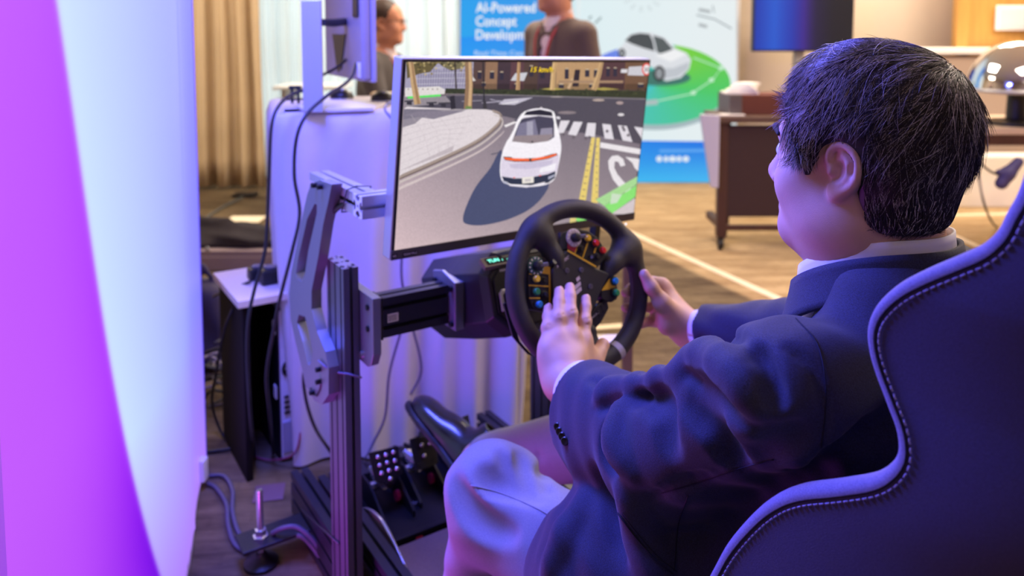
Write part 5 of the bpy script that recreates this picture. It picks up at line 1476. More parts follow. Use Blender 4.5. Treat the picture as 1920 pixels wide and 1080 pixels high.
for (x, y, w_, h_) in [(460, 118, 20, 34), (520, 118, 22, 34), (570, 120, 18, 36), (715, 90, 20, 50), (770, 105, 22, 44), (890, 104, 20, 48), (990, 108, 22, 34), (1034, 108, 20, 36), (1095, 100, 18, 40), (1130, 100, 18, 40), (640, 178, 22, 14), (860, 180, 26, 18), (1010, 180, 22, 16), (1250, 178, 30, 18), (480, 172, 20, 16)]:
    PLY([(x, y), (x + w_, y), (x + w_ - 1, y + h_), (x - 1, y + h_)], (50, 48, 66)); PLY([(x + 2, y - 5), (x + w_ - 2, y - 5), (x + w_ - 2, y), (x + 2, y)], (206, 186, 160))
PLY([(940, 106), (966, 106), (958, 190), (926, 190)], (48, 40, 52)); PLY([(922, 150), (934, 150), (916, 200), (900, 200)], (206, 172, 136))
PLY([(860, 160), (1180, 160), (1176, 172), (858, 172)], (168, 136, 110))
PLY([(645, 124), (706, 120), (688, 162), (622, 160)], (206, 206, 214)); PLY([(1206, 92), (1284, 88), (1280, 136), (1200, 134)], (206, 204, 212)); PLY([(1168, 104), (1200, 104), (1198, 122), (1166, 122)], (222, 220, 226)); PLY([(428, 130), (450, 160), (425, 166)], (214, 208, 206))
# hedge and far kerb
PLY([(300, 198), (600, 204), (1000, 206), (1320, 210), (1320, 246), (1000, 240), (600, 228), (300, 222)], (54, 60, 46))
for k in range(110): x = 305 + rs.rand() * 1000; y = 200 + rs.rand() * 32; PLY([(x, y - 5), (x + 7, y), (x, y + 5), (x - 7, y)], [(74, 80, 56), (40, 46, 36), (62, 66, 50)][k % 3])
for (x, w_) in ((830, 60), (1080, 80)): PLY([(x - 60, 202), (x, 194), (x + w_, 203), (x, 208)], (176, 160, 84))
BND([(300, 226), (600, 231), (1000, 243), (1320, 250)], 4, (134, 128, 134))
# shaded crossing road
PLY([(110, 236), (600, 233), (1000, 246), (1330, 252), (1310, 470), (1060, 430), (880, 404), (600, 338), (330, 296), (110, 292)], (82, 78, 92))
for (q, a, b, c) in [((1055, 256), 30, 6, (186, 168, 160)), ((1160, 270), 18, 8, (176, 156, 156)), ((900, 318), 46, 8, (140, 128, 134)), ((1166, 328), 16, 7, (228, 222, 226)), ((772, 294), 6, 4, (214, 206, 212)), ((850, 240), 34, 3, (170, 160, 160))]: pr.ell(q, a, b, c, 14)
PLY([(590, 252), (732, 243), (640, 280), (560, 276)], (196, 190, 206)); BND([(580, 276), (660, 262)], 5, (232, 228, 234)); BND([(480, 270), (580, 262), (520, 252)], 5, (176, 170, 188)); BND([(380, 262), (480, 258)], 4, (150, 146, 160))
# white terrace left, grass strip
PLY([(100, 196), (268, 188), (296, 204), (296, 226), (100, 240)], (226, 220, 218)); 
for k in range(7): PLY([(112 + k * 24, 198), (120 + k * 24, 198), (120 + k * 24, 206), (112 + k * 24, 206)], (176, 166, 160))
BND([(112, 244), (276, 233)], 12, (96, 232, 104)); PLY([(100, 250), (300, 236), (330, 270), (100, 290)], (150, 142, 150))
# plaza
PLY([(50, 640), (60, 300), (110, 288), (330, 300), (500, 302), (545, 310), (572, 330), (565, 362), (540, 392), (445, 468), (255, 560)], (226, 216, 220))
for (pts, c) in [([(80, 300), (330, 302), (250, 330), (120, 356), (80, 352)], (126, 120, 136)), ([(80, 352), (190, 336), (150, 372), (80, 392)], (150, 142, 154)), ([(250, 304), (420, 300), (330, 318)], (158, 150, 158)), ([(80, 330), (170, 312), (400, 308), (240, 350)], (136, 128, 144))]: PLY(pts, c)
for k in range(7): BND([(76, 400 + k * 34), (210 + k * 22, 372 + k * 18), (440 - k * 18, 330 + k * 30)], 1.6, (196, 184, 190))
for k in range(6): BND([(130 + k * 70, 330 + k * 4), (190 + k * 66, 420 - k * 6), (230 + k * 40, 560 - k * 34)], 1.4, (200, 188, 194))
kerb = spline([np.array(q) for q in [(40, 650), (255, 556), (445, 464), (545, 388), (572, 350), (566, 322), (530, 306)]], 8)
BND(kerb, 18, (168, 150, 142), 8); BND([q + np.array([3, 8]) for q in kerb], 7, (112, 98, 92), 3); BND([q + np.array([8, 22]) for q in kerb], 10, (206, 194, 190), 5)
BND([q + np.array([20, 46]) for q in kerb[:30]], 14, (212, 196, 196), 3)
# trees, lamp, bin, benches
def trunk(pts, w0, w1, c, sh): BND(pts, w0, c, w1); BND([(x + w0 * .22, y) for x, y in pts], w0 * .4, sh, w1 * .4)
trunk([(128, 66), (142, 170), (162, 276)], 24, 34, (200, 166, 124), (160, 126, 92)); trunk([(412, 66), (416, 180), (410, 300)], 34, 40, (150, 118, 92), (208, 172, 130)); trunk([(346, 66), (352, 200)], 8, 8, (70, 60, 56), (60, 52, 50))
trunk([(662, 66), (656, 206)], 14, 20, (196, 158, 116), (172, 134, 98)); trunk([(840, 60), (832, 120), (826, 206)], 20, 24, (220, 184, 134), (196, 158, 112)); trunk([(1070, 66), (1056, 130), (1030, 206)], 20, 26, (206, 170, 124), (180, 144, 106))
PLY([(398, 286), (428, 286), (428, 300), (398, 300)], (112, 140, 80))
BND([(485, 66), (491, 300)], 6, (46, 44, 52), 8); PLY([(484, 262), (500, 262), (504, 300), (484, 300)], (60, 58, 64))
PLY([(320, 236), (344, 232), (350, 300), (326, 302)], (48, 46, 56))
for (x, y, w_) in ((205, 266, 52), (264, 268, 58), (96, 258, 44)): PLY([(x, y), (x + w_, y - 2), (x + w_, y + 6), (x, y + 8)], (66, 64, 74)); PLY([(x + 12, y + 6), (x + 36, y + 6), (x + 38, y + 22), (x + 12, y + 20)], (54, 52, 62))
# crossing and lane paint
for pts in ([(868, 357), (913, 357), (882, 418), (850, 418)], [(932, 362), (976, 364), (945, 431), (904, 425)], [(1000, 368), (1042, 370), (1036, 438), (988, 434)], [(1073, 373), (1115, 377), (1130, 450), (1085, 446)], [(1150, 380), (1194, 384), (1222, 463), (1174, 455)], [(1230, 387), (1290, 392), (1290, 446), (1262, 436)]):
    PLY(pts, (228, 222, 230))
for (x, y) in ((1096, 410), (1180, 404), (1200, 430), (1174, 392), (1010, 440), (930, 440), (990, 446), (880, 426)): PLY([(x - 8, y), (x, y - 10), (x + 10, y - 2), (x + 2, y + 9)], (104, 96, 106))
PLY([(588, 380), (652, 356), (656, 364), (596, 390)], (238, 232, 234))
PLY([(1020, 440), (1038, 440), (990, 762), (956, 758)], (234, 208, 118)); PLY([(1044, 442), (1061, 442), (1052, 764), (1018, 762)], (234, 208, 118))
for k in range(9):
    y = 470 + k * 32; PLY([(1006 - k * 5, y), (1024 - k * 4, y + 3), (1018 - k * 5, y + 9)], (170, 148, 110)); PLY([(1040, y + 10), (1052, y + 14), (1044, y + 22)], (176, 156, 112))
PLY([(1064, 464), (1300, 494), (1300, 520), (1062, 490)], (238, 232, 236))
arrow = [(1106, 596), (1102, 556), (1120, 532), (1150, 528), (1176, 546), (1186, 578), (1164, 584), (1152, 560), (1134, 558), (1132, 590), (1148, 622), (1180, 660), (1216, 694), (1196, 716), (1160, 690), (1126, 648)]
PLY(arrow, (236, 230, 234)); PLY([(1186, 536), (1262, 546), (1256, 606), (1232, 590), (1222, 566)], (236, 230, 234))
PLY([(1040, 748), (1300, 626), (1300, 664), (1082, 778)], (170, 220, 152)); PLY([(1084, 778), (1300, 668), (1300, 724), (1120, 816)], (140, 230, 120)); PLY([(1120, 716), (1170, 722), (1146, 762), (1112, 770)], (206, 226, 200))
PLY([(930, 840), (1020, 790), (1084, 850), (950, 884)], (140, 226, 116)); PLY([(918, 800), (950, 796), (940, 880), (910, 880)], (224, 204, 130))
PLY([(1120, 816), (1300, 730), (1300, 850), (1170, 856)], (214, 202, 206))
# car shadow and car
PLY(spline([np.array(q, float) for q in [(575, 500), (520, 590), (450, 680), (405, 770), (385, 838), (400, 866), (470, 874), (560, 858), (640, 832), (720, 790), (782, 728), (806, 662), (700, 640), (600, 630)]], 4, True), (76, 82, 116))
BND([(524, 524), (574, 512)], 6, (86, 84, 104), 3)
car = spline([np.array(q, float) for q in [(690, 312), (655, 352), (628, 420), (600, 462), (580, 512), (568, 580), (572, 640), (596, 668), (680, 684), (760, 680), (815, 664), (842, 634), (860, 560), (870, 490), (862, 430), (846, 370), (830, 312), (760, 296)]], 5, True)
PLY(car, (248, 243, 250))
PLY([(682, 330), (700, 312), (765, 302), (824, 314), (832, 336), (760, 330)], (38, 38, 56))
PLY([(668, 352), (700, 341), (770, 333), (828, 340), (834, 352), (836, 438), (806, 458), (720, 470), (627, 460)], (72, 70, 92))
PLY([(662, 372), (740, 350), (760, 440), (640, 450)], (126, 122, 148)); PLY([(700, 362), (730, 360), (732, 440), (700, 446)], (168, 164, 184)); PLY([(770, 396), (826, 392), (828, 440), (760, 452)], (150, 144, 166)); PLY([(640, 432), (834, 424), (806, 458), (720, 470), (627, 460)], (150, 136, 142)); BND([(670, 346), (760, 333), (830, 342)], 3, (190, 182, 196)); pr.ell((727, 462), 5, 5, (40, 40, 52), 10)
PLY([(578, 540), (700, 560), (860, 524), (852, 600), (838, 622), (700, 640), (576, 640), (570, 590)], (226, 216, 234)); PLY([(614, 572), (830, 552), (820, 580), (700, 596), (620, 590)], (206, 196, 220)); PLY([(770, 590), (846, 566), (838, 600), (760, 616)], (246, 242, 250))
PLY([(582, 534), (622, 536), (640, 546), (760, 540), (822, 522), (848, 517), (852, 528), (806, 546), (722, 560), (640, 560), (592, 552)], (60, 42, 46))
PLY([(586, 538), (632, 542), (712, 545), (712, 556), (640, 556), (594, 549)], (255, 110, 62)); PLY([(722, 545), (800, 532), (846, 519), (848, 527), (800, 544), (722, 556)], (255, 110, 62))
PLY([(577, 632), (640, 642), (700, 640), (800, 622), (842, 606), (838, 640), (806, 664), (720, 676), (620, 670), (586, 656)], (46, 54, 78))
PLY([(676, 637), (734, 633), (734, 663), (678, 668)], (240, 234, 226)); PLY([(690, 645), (720, 643), (720, 656), (690, 658)], (206, 198, 200)); BND([(614, 676), (700, 684), (790, 662)], 6, (236, 230, 240))
PLY([(578, 652), (606, 660), (606, 672), (584, 664)], (196, 196, 214)); PLY([(806, 634), (836, 622), (836, 632), (806, 648)], (176, 178, 200)); pr.ell((638, 638), 5, 3, (240, 70, 60), 10); pr.ell((765, 628), 5, 3, (240, 70, 60), 10)
PLY([(640, 352), (656, 345), (650, 362), (638, 362)], (96, 94, 110)); PLY([(846, 336), (862, 338), (866, 350), (846, 348)], (226, 222, 230)); BND([(692, 312), (640, 400), (604, 468)], 7, (255, 252, 255)); BND([(828, 312), (842, 380), (856, 440)], 9, (255, 252, 255))
# overlay: speed and limit sign
pr.text('15 km/h', 720, 119, 25, (60, 50, 20), w=112, shear=.25); pr.text('15 km/h', 718, 117, 25, (255, 214, 40), w=112, shear=.25)
pr.ell((1291, 104), 23, 31, (232, 92, 88)); pr.ell((1291, 104), 16, 23, (238, 230, 232)); pr.text('30', 1280, 115, 20, (120, 110, 116), w=22)
M_scr = print_mat('screen_light', emit=0.98, grain=.13, gscale=420, lit=False)
pr.build('picture', M_scr, mn)
# ============================================================ pedals
pd = thing('pedal_set', 'black pedal set with studded pedal plate on the simulator floor', 'pedals', tuple(R(-.02, .55, .14)))
M_pm = mat('pedal_black', (26, 26, 32), .42, metal=.4)
M_heel = mat('heel_plate', (120, 100, 104), .55, metal=.2, var=.08, vscale=200)
PN = -V * math.cos(math.radians(28)) + Z * math.sin(math.radians(28)); PU = np.cross(U, -PN); PU = np.cross(PN, U); PU = PU if PU[2] > 0 else -PU
def pedal(b, pts, studs, bolts=()):
    o = R(0, b, 0)
    # plate lies in a plane through its own centre
    c = PB(np.mean([p[0] for p in pts]), np.mean([p[1] for p in pts]), b)
    def h(x, y, off=0.0): return hit(x, y, PN, off, c)
    lo = [((h(x, y) - c) @ U, (h(x, y) - c) @ PU) for x, y in pts]
    pl = obj('pedal_plate', MB().prism(lo, c - PN * .004, U, PU, PN, .006), M_pm, pd, bevel=.0012)
    for (x, y) in studs:
        obj('stud', MB().lathe([(.0052, 0), (.0048, .004), (.003, .0056)], h(x, y, .002), (U, PU, PN), 14), M_steel, pl, smooth=40)
    low = c - PU * .05
    bx = toR(c)[0]
    for s_ in (-1, 1):
        a0 = c - PN * .006 + U * s_ * .017 - PU * .02; a1 = R(bx + s_ * .017, b + .045, .115)
        obj('pedal_arm', MB().prism([(-.012, 0), (.012, 0), (.015, .1), (-.015, .1)], a0 - V * .0, (V * .95 - Z * .3) , (a1 - a0) / .1, U * s_, .005), M_pm, pd)
    obj('pivot', MB().cyl(R(bx - .03, b + .045, .115), R(bx + .03, b + .045, .115), .011, 16), M_steel, pd, smooth=40)
    for s_ in (-1, 1):
        obj('side_cheek', MB().prism([(b - .06, .075), (b + .19, .075), (b + .19, .10), (b + .07, .135), (b + .03, .135), (b - .06, .09)], OF + U * (bx + s_ * .034), V, Z, U * s_, .005), M_pm, pd)
    dm0 = c - PN * .012 - PU * .035; dm1 = R(bx, b + .17, .105)
    obj('damper', MB().tube([dm0, dm0 + (dm1 - dm0) * .3, dm0 + (dm1 - dm0) * .31, dm0 + (dm1 - dm0) * .8, dm0 + (dm1 - dm0) * .81, dm1], [.007, .007, .015, .015, .008, .008], 14), M_bolt, pd, smooth=40)
    obj('spring', MB().tube([dm0 + (dm1 - dm0) * (.1 + .5 * k / 60) + (U * math.cos(k * .9) + Z * math.sin(k * .9)) * .017 for k in range(60)], .0022, 5), M_steel, pd, smooth=True)
    lab(obj('adjuster', MB().lathe([(.013, 0), (.013, .012), (.01, .014)], R(bx + .026, b + .02, .088), (V, Z, U), 16), mat('magenta_knob', (196, 40, 110), .4), pd, smooth=40), 'reddish adjuster knob')
    obj('base_bolt', MB().lathe([(.007, 0), (.007, .006)], R(bx - .045, b - .04, .076), None, 12), M_steel, pd)
    obj('sensor_box', MB().box(R(bx - .03, b + .1, .12), (.028, .05, .03), RX), M_dplate, pd, bevel=.002)
pedal(.55, [(691, 849), (746, 836), (750, 858), (754, 888), (742, 896), (738, 908), (708, 906), (702, 900)],
      [(708, 857), (723, 853), (737, 848), (711.5, 872.5), (725.5, 867.5), (740, 864), (715, 887.5), (729, 882.5), (743.5, 879), (731.5, 898)])
pedal(.57, [(768, 824), (776, 821), (812, 815), (822, 868), (806, 876), (780, 884)], [(790, 835), (805, 832), (795, 855)])
pedal(.60, [(854, 787), (878, 777), (888, 828), (866, 836)], [(875, 822)])
obj('base_plate', MB().box(R(-.03, .58, .0715), (.34, .36, .008), RX), M_pm, pd, bevel=.001)
obj('front_lip', MB().box(R(-.03, .405, .085), (.34, .012, .034), RX), M_pm, pd, bevel=.001)
for a_ in (-.13, .02): lab(obj('red_badge', MB().box(R(a_, .398, .086), (.016, .003, .012), RX), mat('red_badge', (190, 30, 40), .4), pd), 'small red badge on the front lip')
# heel plate and curved side plate in front of the pedals
hp_ = thing('heel_plate', 'grey brown heel plate sloping between pedals and seat', 'heel plate', tuple(R(-.05, .28, .14)))
hq = [toR(PZ(x, y, .10)) for x, y in [(735, 1010), (838, 962)]]
obj('plate', MB().prism([(-.205, .39), (.14, .39), (.14, .16), (-.205, .16)], OF + Z * .088, U, V, Z, .006), M_heel, hp_, bevel=.002)
obj('front_edge', MB().box(R(-.03, .155, .07), (.345, .012, .04), RX), M_pm, hp_)
sidep = spline([np.array(q) for q in [(.56, .088), (.50, .128), (.42, .148), (.34, .128), (.26, .098)]], 6)
loop = [(q[0], q[1]) for q in sidep] + [(.26, .06), (.56, .06)]
obj('side_plate', MB().prism(loop, OF + U * -.213, V, Z, U, .006), M_heel, hp_)
obj('edge_strip', MB().tube([R(-.210, q[0], q[1]) for q in sidep], .004, 8), M_steel, hp_, smooth=True)
# ============================================================ the driver
man = thing('person', 'man with dark greying hair in navy suit jacket and pale trousers sitting at the wheel', 'person', tuple(R(0, -.5, 0)))
HC = R(.0, -.566, 1.061) - np.array([.029, 0, 0])
HYAW = .20; HX = U * math.cos(HYAW) + V * math.sin(HYAW); _hv = V * math.cos(HYAW) - U * math.sin(HYAW); HY = _hv * math.cos(.01) + Z * math.sin(.01); HN = np.cross(HX, HY)
body = SDF()
neckb = R(-.008, -.572, .900)
hd = head_sdf(body, HC, HX, HY, HN, .93, neck=neckb, jowl=1.04, nose=1.0)
body.cap(R(-.008, -.566, .985), R(-.006, -.575, .87), .064, .070, .03)
body.ell(hd(0, .01, -.115), (.045, .055, .028), np.array([HX, HY, HN]), .03)
# joints
LS = R(-.205, -.60, .842); LE = P(1246, 836, .93); LW = PW(1060, 716, .088)
RS = R(.205, -.60, .842); RE = R(.285, -.33, .70); RW = PW(1292, 619, .012)
LH = R(-.10, -.43, .36); LK = P(930, 930, 1.20); RH = R(.10, -.43, .36); RK = R(.120, -.03, .440)
LA = LK + V * .10 - Z * (LK[2] - .15) - U * .0; RAk = P(893, 862, 1.66)
# trunk under the clothes
body.ell(R(0, -.60, .73), (.150, .085, .18), RX, .05); body.ell(R(0, -.50, .52), (.16, .12, .18), RX, .06)
body.cap(R(-.15, -.605, .835), R(.15, -.605, .835), .038, None, .06)
for s0, e0, w0 in ((LS, LE, LW), (RS, RE, RW)): body.chain([s0, e0, w0], [.036, .033, .029], .02)
for h0, k0, a0, t0 in ((LH, LK, LA, LA + V * .15 - Z * .03), (RH, RK, RAk, RAk + V * .1)): body.chain([h0, k0, a0], [.078, .05, .034], .03)
# ---- left hand: back to the camera, spread over the hub
def hand(S, fingers, palm, wr, k=.014):
    for f_, r_ in fingers: S.chain(f_, r_, .006)
    for a, b, r0, r1 in palm: S.cap(a, b, r0, r1, k)
Lf = {'little': [(1030, 646, .060), (1027, 614, .054), (1026.5, 593, .042), (1027.5, 578, .032)],
      'ring': [(1048, 638, .066), (1047, 596, .060), (1048, 565, .046), (1048.5, 546, .035)],
      'middle': [(1071, 632, .068), (1070, 588, .062), (1069.5, 556, .048), (1068.5, 539, .036)],
      'index': [(1093, 640, .065), (1096, 603, .060), (1098.5, 576, .049), (1098.5, 561, .040)]}
Lr = {'little': [.0104, .0090, .0084, .0076], 'ring': [.0116, .0102, .0094, .0085], 'middle': [.0118, .0104, .0096, .0087], 'index': [.0116, .0102, .0094, .0085]}
fing = {}
for n_ in Lf:
    pts = [PW(*q) for q in Lf[n_]]; fing[n_] = pts
    body.chain(pts, Lr[n_], .004, k0=.012)
    body.ell(pts[1] + WN * .001, (.0108, .0098, .0096), frame(WX, WY, WN), .008)           # knuckle swell
    mc = PW(Lf[n_][0][0] * .52 + 1062 * .48, Lf[n_][0][1] * .5 + 706 * .5, .078)
    body.cap(pts[0], mc, .0128, .015, .016); body.cap(mc, LW + WN * -.004, .015, .020, .020)
    body.ell(pts[0] + WN * .003, (.011, .012, .010), frame(WX, WY, WN), .012)
    body.cap(pts[0] + WN * .0095, mc + WN * .0105, .0024, .0018, .008)                      # tendon
    for d_, o_ in ((0, .0), (.0055, 0), (-.005, 0)):                                          # creases over the middle joint
        c_ = pts[1] + (pts[0] - pts[1]) / np.linalg.norm(pts[0] - pts[1]) * d_
        body.cap(c_ - WX * .006 + WN * .0102, c_ + WX * .006 + WN * .0102, .0008, .0008, .0024, 's')
body.ell(PW(1058, 676, .070), (.037, .040, .015), frame(WX, WY, WN), .016)
body.ell(PW(1028, 682, .066), (.016, .034, .015), frame(WX, WY, WN), .016)
tp = [PW(1092, 708, .076), PW(1112, 683, .066), PW(1122, 662, .060), PW(1131, 647, .055)]
body.chain(tp, [.018, .0142, .0112, .0096], .010, k0=.022); body.ell(tp[3] - WX * .001, (.0104, .0112, .0090), frame(WX, WY, WN), .006)
body.cap(PW(1096, 664, .066), PW(1108, 672, .063), .011, .011, .02)                         # thumb web
body.cap(PW(1060, 716, .088), PW(1058, 700, .080), .030, .028, .02)
# ---- right hand closed round the rim
Rt = [PW(1268, 592, .020), PW(1240, 566, .026), PW(1221, 538, .027), PW(1208, 515, .026)]
body.chain(Rt, [.019, .0155, .0118, .0100], .010, k0=.02)
rk = {'index': [(1242, 538, -.012), (1222, 528, -.034), (1196, 530, -.036), (1181, 540, -.022)], 'middle': [(1250, 556, -.016), (1226, 546, -.040), (1194, 546, -.038), (1172, 549, -.018)],
      'ring': [(1250, 578, -.018), (1226, 576, -.040), (1196, 576, -.038), (1172, 577, -.018)], 'little': [(1248, 598, -.014), (1226, 602, -.034), (1202, 606, -.032), (1188, 604, -.016)]}
for n_, q in rk.items():
    pts = [PW(*c) for c in q]; fing['r' + n_] = pts
    body.chain(pts, [.0115, .0100, .0090, .0080], .006, k0=.012); body.cap(pts[0], RW, .0135, .020, .022)
body.ell(PW(1258, 588, .004), (.026, .032, .017), frame(WX, WY, WN), .02); body.ell(PW(1248, 606, .012), (.018, .022, .016), frame(WX, WY, WN), .018)
body.cap(RW, PW(1276, 606, .010), .027, .026, .02)
# feet inside the shoes
_hl = P(884, 916, 1.66); _dd = P(792, 792, 1.80) - _hl; _dd /= np.linalg.norm(_dd); _up = U * .75 - V * .55 + Z * .55; _up = _up - _dd * (_up @ _dd); _up /= np.linalg.norm(_up)
body.chain([RAk, _hl + _dd * .05 + _up * .07, _hl + _dd * .07 + _up * .035, _hl + _dd * .14 + _up * .026], [.030, .026, .024, .016], .01); body.chain([LA, LA - Z * .09, LA - Z * .11 + V * .13], [.034, .036, .026], .02)
# nasolabial lines, eye corner lines and a fold under the ear
for q in (-1, 1): body.cap(hd(q * .024, .098, -.045), hd(q * .036, .080, -.072), .0015, .0015, .004, 's')
v, f = body.mesh(.0026)
rawmesh('body', v, f, M_skin, man)
M_nail = mat('fingernail', (226, 176, 162), .3, coat=.3)
for n_ in ('little', 'ring', 'middle', 'index'):
    p3, p2 = fing[n_][3], fing[n_][2]; d = (p3 - p2) / np.linalg.norm(p3 - p2); w = np.cross(d, WN); up = np.cross(w, d)
    S = SDF(); S.ell(p3 + d * .001 + up * .0062, (.0052, .0064, .0022), frame(w, d, up), 0)
    v, f = S.mesh(.0011, n=12, pad=.003); rawmesh('fingernail', v, f, M_nail, man)
d = (tp[3] - tp[2]) / np.linalg.norm(tp[3] - tp[2]); w = np.cross(d, WN); up = np.cross(w, d)
S = SDF(); S.ell(tp[3] + d * .001 + up * .0068 + w * .002, (.0060, .0074, .0024), frame(w, d, up), 0); v, f = S.mesh(.0011, n=12, pad=.003); rawmesh('fingernail', v, f, M_nail, man)
d = (Rt[3] - Rt[2]) / np.linalg.norm(Rt[3] - Rt[2]); w = np.cross(d, WN); up = np.cross(w, d)
S = SDF(); S.ell(Rt[3] + d * .002 + up * .0070, (.0060, .0074, .0024), frame(w, d, up), 0); v, f = S.mesh(.0011, n=12, pad=.003); rawmesh('fingernail', v, f, M_nail, man)
# eyebrows, eyes
M_eye = mat('eye_white', (225, 220, 216), .25); M_iris = mat('iris', (50, 34, 28), .2); M_brow = mat('brow_hair', (44, 36, 36), .8)
for q in (-1, 1):
    e = MB(); e.lathe([(.0118 * math.cos(a), .0118 * math.sin(a)) for a in np.linspace(-1.5, 1.5, 10)], hd(q * .031, .0795, -.003), (HX, HN, HY), 18); eo = obj('eye', e, M_eye, man, smooth=True)
    obj('iris', MB().lathe([(.0052, .0108), (.0035, .0119), (.001, .0122)], hd(q * .031, .0795, -.003), (HX, HN, HY), 14), M_iris, eo)
    S = SDF(); S.chain([hd(q * .012, .0985, .020), hd(q * .030, .0945, .026), hd(q * .050, .0815, .020)], [.0042, .0046, .0028], .003); v, f = S.mesh(.002, n=12, pad=.004); rawmesh('eyebrow', v, f, M_brow, man)

# ---------------------------------------------------------------- suit jacket
M_navy = twill('navy_suiting', (24, 24, 46), (46, 47, 80), 1500, rough=.8, ang=.35, bump=.3, sheen=.12)
coat = SDF()
coat.ell(R(0, -.615, .745), (.195, .125, .19), RX, .05)
coat.ell(R(0, -.53, .56), (.198, .155, .23), RX, .08)
coat.ell(R(0, -.46, .38), (.21, .18, .14), RX, .08)
coat.cap(R(-.16, -.618, .838), R(0, -.625, .872), .055, .055, .04); coat.cap(R(.16, -.618, .838), R(0, -.625, .872), .055, .055, .04)
coat.cap(R(-.055, -.606, .908), R(.055, -.606, .908), .050, None, .05)
# left front skirt lying over the thigh
sk = [P(1225, 905, .97), P(1120, 930, 1.02), P(1060, 985, 1.05), P(1010, 1060, 1.05)]
coat.chain([R(-.13, -.40, .52), R(-.17, -.32, .47), R(-.19, -.26, .43)], [.13, .105, .085], .06)
coat.chain([R(.13, -.40, .52), R(.15, -.30, .47)], [.13, .09], .06)
# sleeves
coat.chain([LS, LE, LW + (LE - LW) * .10], [.062, .068, .0515], .035)
coat.ell(LS, (.066, .066, .064), None, .03)
coat.cap(P(1350, 705, .85), P(1440, 690, .79), .034, .038, .04)           # front of the shoulder
coat.cap(LE + Z * -.018 + U * .0, LE + (LS - LE) * .3 - Z * .022, .055, .058, .04)
coat.chain([P(1046, 778, 1.165), P(1130, 830, 1.05), LE - Z * .02], [.043, .052, .060], .03)
coat.chain([RS, RE, RW + (RE - RW) * .16], [.078, .068, .047], .035)
for w_, e_, r_ in ((LW, LE, .0495), (RW, RE, .041)):
    d = (e_ - w_) / np.linalg.norm(e_ - w_)
    lo_ = w_ + d * (.068 if w_ is LW else .034)
    coat.cone(lo_ - d * .25, lo_ + d * .002, .16, .16, .003, 's')              # straight cuff end
    coat.cone(lo_ - d * .02, lo_ + d * .03, r_ - .004, r_ - .006, .002, 's')  # hollow of the cuff
coat.cap(R(-.008, -.566, .945), R(-.008, -.56, 1.1), .078, .082, .012, 's')
def surf(px, py, S=None): 
    r = ray(px, py); return (S or coat).march(CAMP, r)
plain = SDF(); plain.it = list(coat.it)
def fold(pts, r, k, op='s', depth=.0, r2=None):
    q = [surf(x, y, plain) for x, y in pts]; q = [p for p in q if p is not None]
    if len(q) < 2: return
    q = spline(q, 3)
    q = [p + (p - CAMP) / np.linalg.norm(p - CAMP) * depth for p in q]; n = len(q)
    rs_ = [(r + ((r2 if r2 is not None else r) - r) * i / (n - 1)) * (.55 + .45 * math.sin(PI * min(1, max(0, (i + .6) / n)))) for i in range(n)]
    coat.chain(q, [v * .8 for v in rs_], k * .65, op)
for a in [([(1292, 690), (1330, 726), (1392, 772), (1440, 815)], .012, .030), ([(1318, 642), (1372, 640), (1412, 672), (1436, 722), (1446, 750)], .012, .026),
          ([(1118, 760), (1150, 748), (1176, 738)], .010, .020), ([(1142, 790), (1130, 835), (1142, 868), (1166, 884)], .013, .032), ([(1190, 728), (1236, 760), (1250, 830)], .010, .04),
          ([(1218, 932), (1262, 914), (1318, 898), (1400, 870)], .006, .016), ([(1290, 760), (1340, 820), (1372, 868)], .008, .04), ([(1250, 690), (1300, 720), (1330, 770)], .006, .03),
          ([(1420, 860), (1470, 840), (1520, 800)], .008, .03), ([(1120, 900), (1150, 960), (1170, 1040)], .008, .04), ([(1500, 900), (1580, 860), (1660, 800)], .010, .04),
          ([(1110, 712), (1150, 720), (1180, 716)], .006, .018), ([(1480, 650), (1530, 700), (1545, 770), (1540, 840)], .005, .016)]:
    fold(a[0], a[1], a[2], 's', -.002)
for a in [([(1290, 668), (1330, 664), (1380, 700), (1420, 770)], .014, .035), ([(1130, 745), (1170, 725), (1220, 700), (1275, 700)], .014, .03),
          ([(1160, 770), (1156, 830), (1190, 890)], .012, .03), ([(1100, 940), (1060, 1010), (1030, 1075)], .010, .04), ([(1180, 930), (1210, 1000), (1230, 1070)], .010, .05)]:
    fold(a[0], a[1], a[2], 'u', .007)
def wrinkle(p, d):
    x, y, z = p[..., 0], p[..., 1], p[..., 2]
    return d + .0014 * np.sin(62 * x + 38 * y + 50 * z + 2.0 * np.sin(21 * z + 13 * x)) + .0010 * np.sin(95 * y - 70 * z + 1.5 * np.sin(33 * x))
coat.post = wrinkle
v, f = coat.mesh(.0045)
jk = rawmesh('suit_jacket', v, f, M_navy, man)
# cuff buttons, pocket, seams
M_but = mat('horn_button', (20, 18, 22), .35)
for i, (x, y) in enumerate([(1046, 800), (1050, 809), (1055, 818), (1060, 827)]):
    c = surf(x, y); 
    if c is not None:
        n_ = (CAMP - c) / np.linalg.norm(CAMP - c); n_ = n_ * .75 + -U * .6; n_ /= np.linalg.norm(n_); ex_ = np.cross(n_, Z); ex_ /= np.linalg.norm(ex_); ey_ = np.cross(n_, ex_)
        obj('cuff_button', MB().lathe([(.0056, -.001), (.0060, .002), (.0048, .0034), (.002, .0026)], c, (ex_, ey_, n_), 14), M_but, jk, smooth=40)
def seamline(pts, r=.0011, m=None, name='seam', off=.0006):
    q = []
    for x, y in pts:
        c = surf(x, y)
        if c is not None: q.append(c + (CAMP - c) / np.linalg.norm(CAMP - c) * off)
    if len(q) > 2: obj(name, MB().tube(spline(q, 3), r, 5), m or mat('navy_seam', (20, 20, 42), .85), jk, smooth=True)
def dense(pts, n=10): return [tuple(q) for q in spline([np.array(p, float) for p in pts], n)]
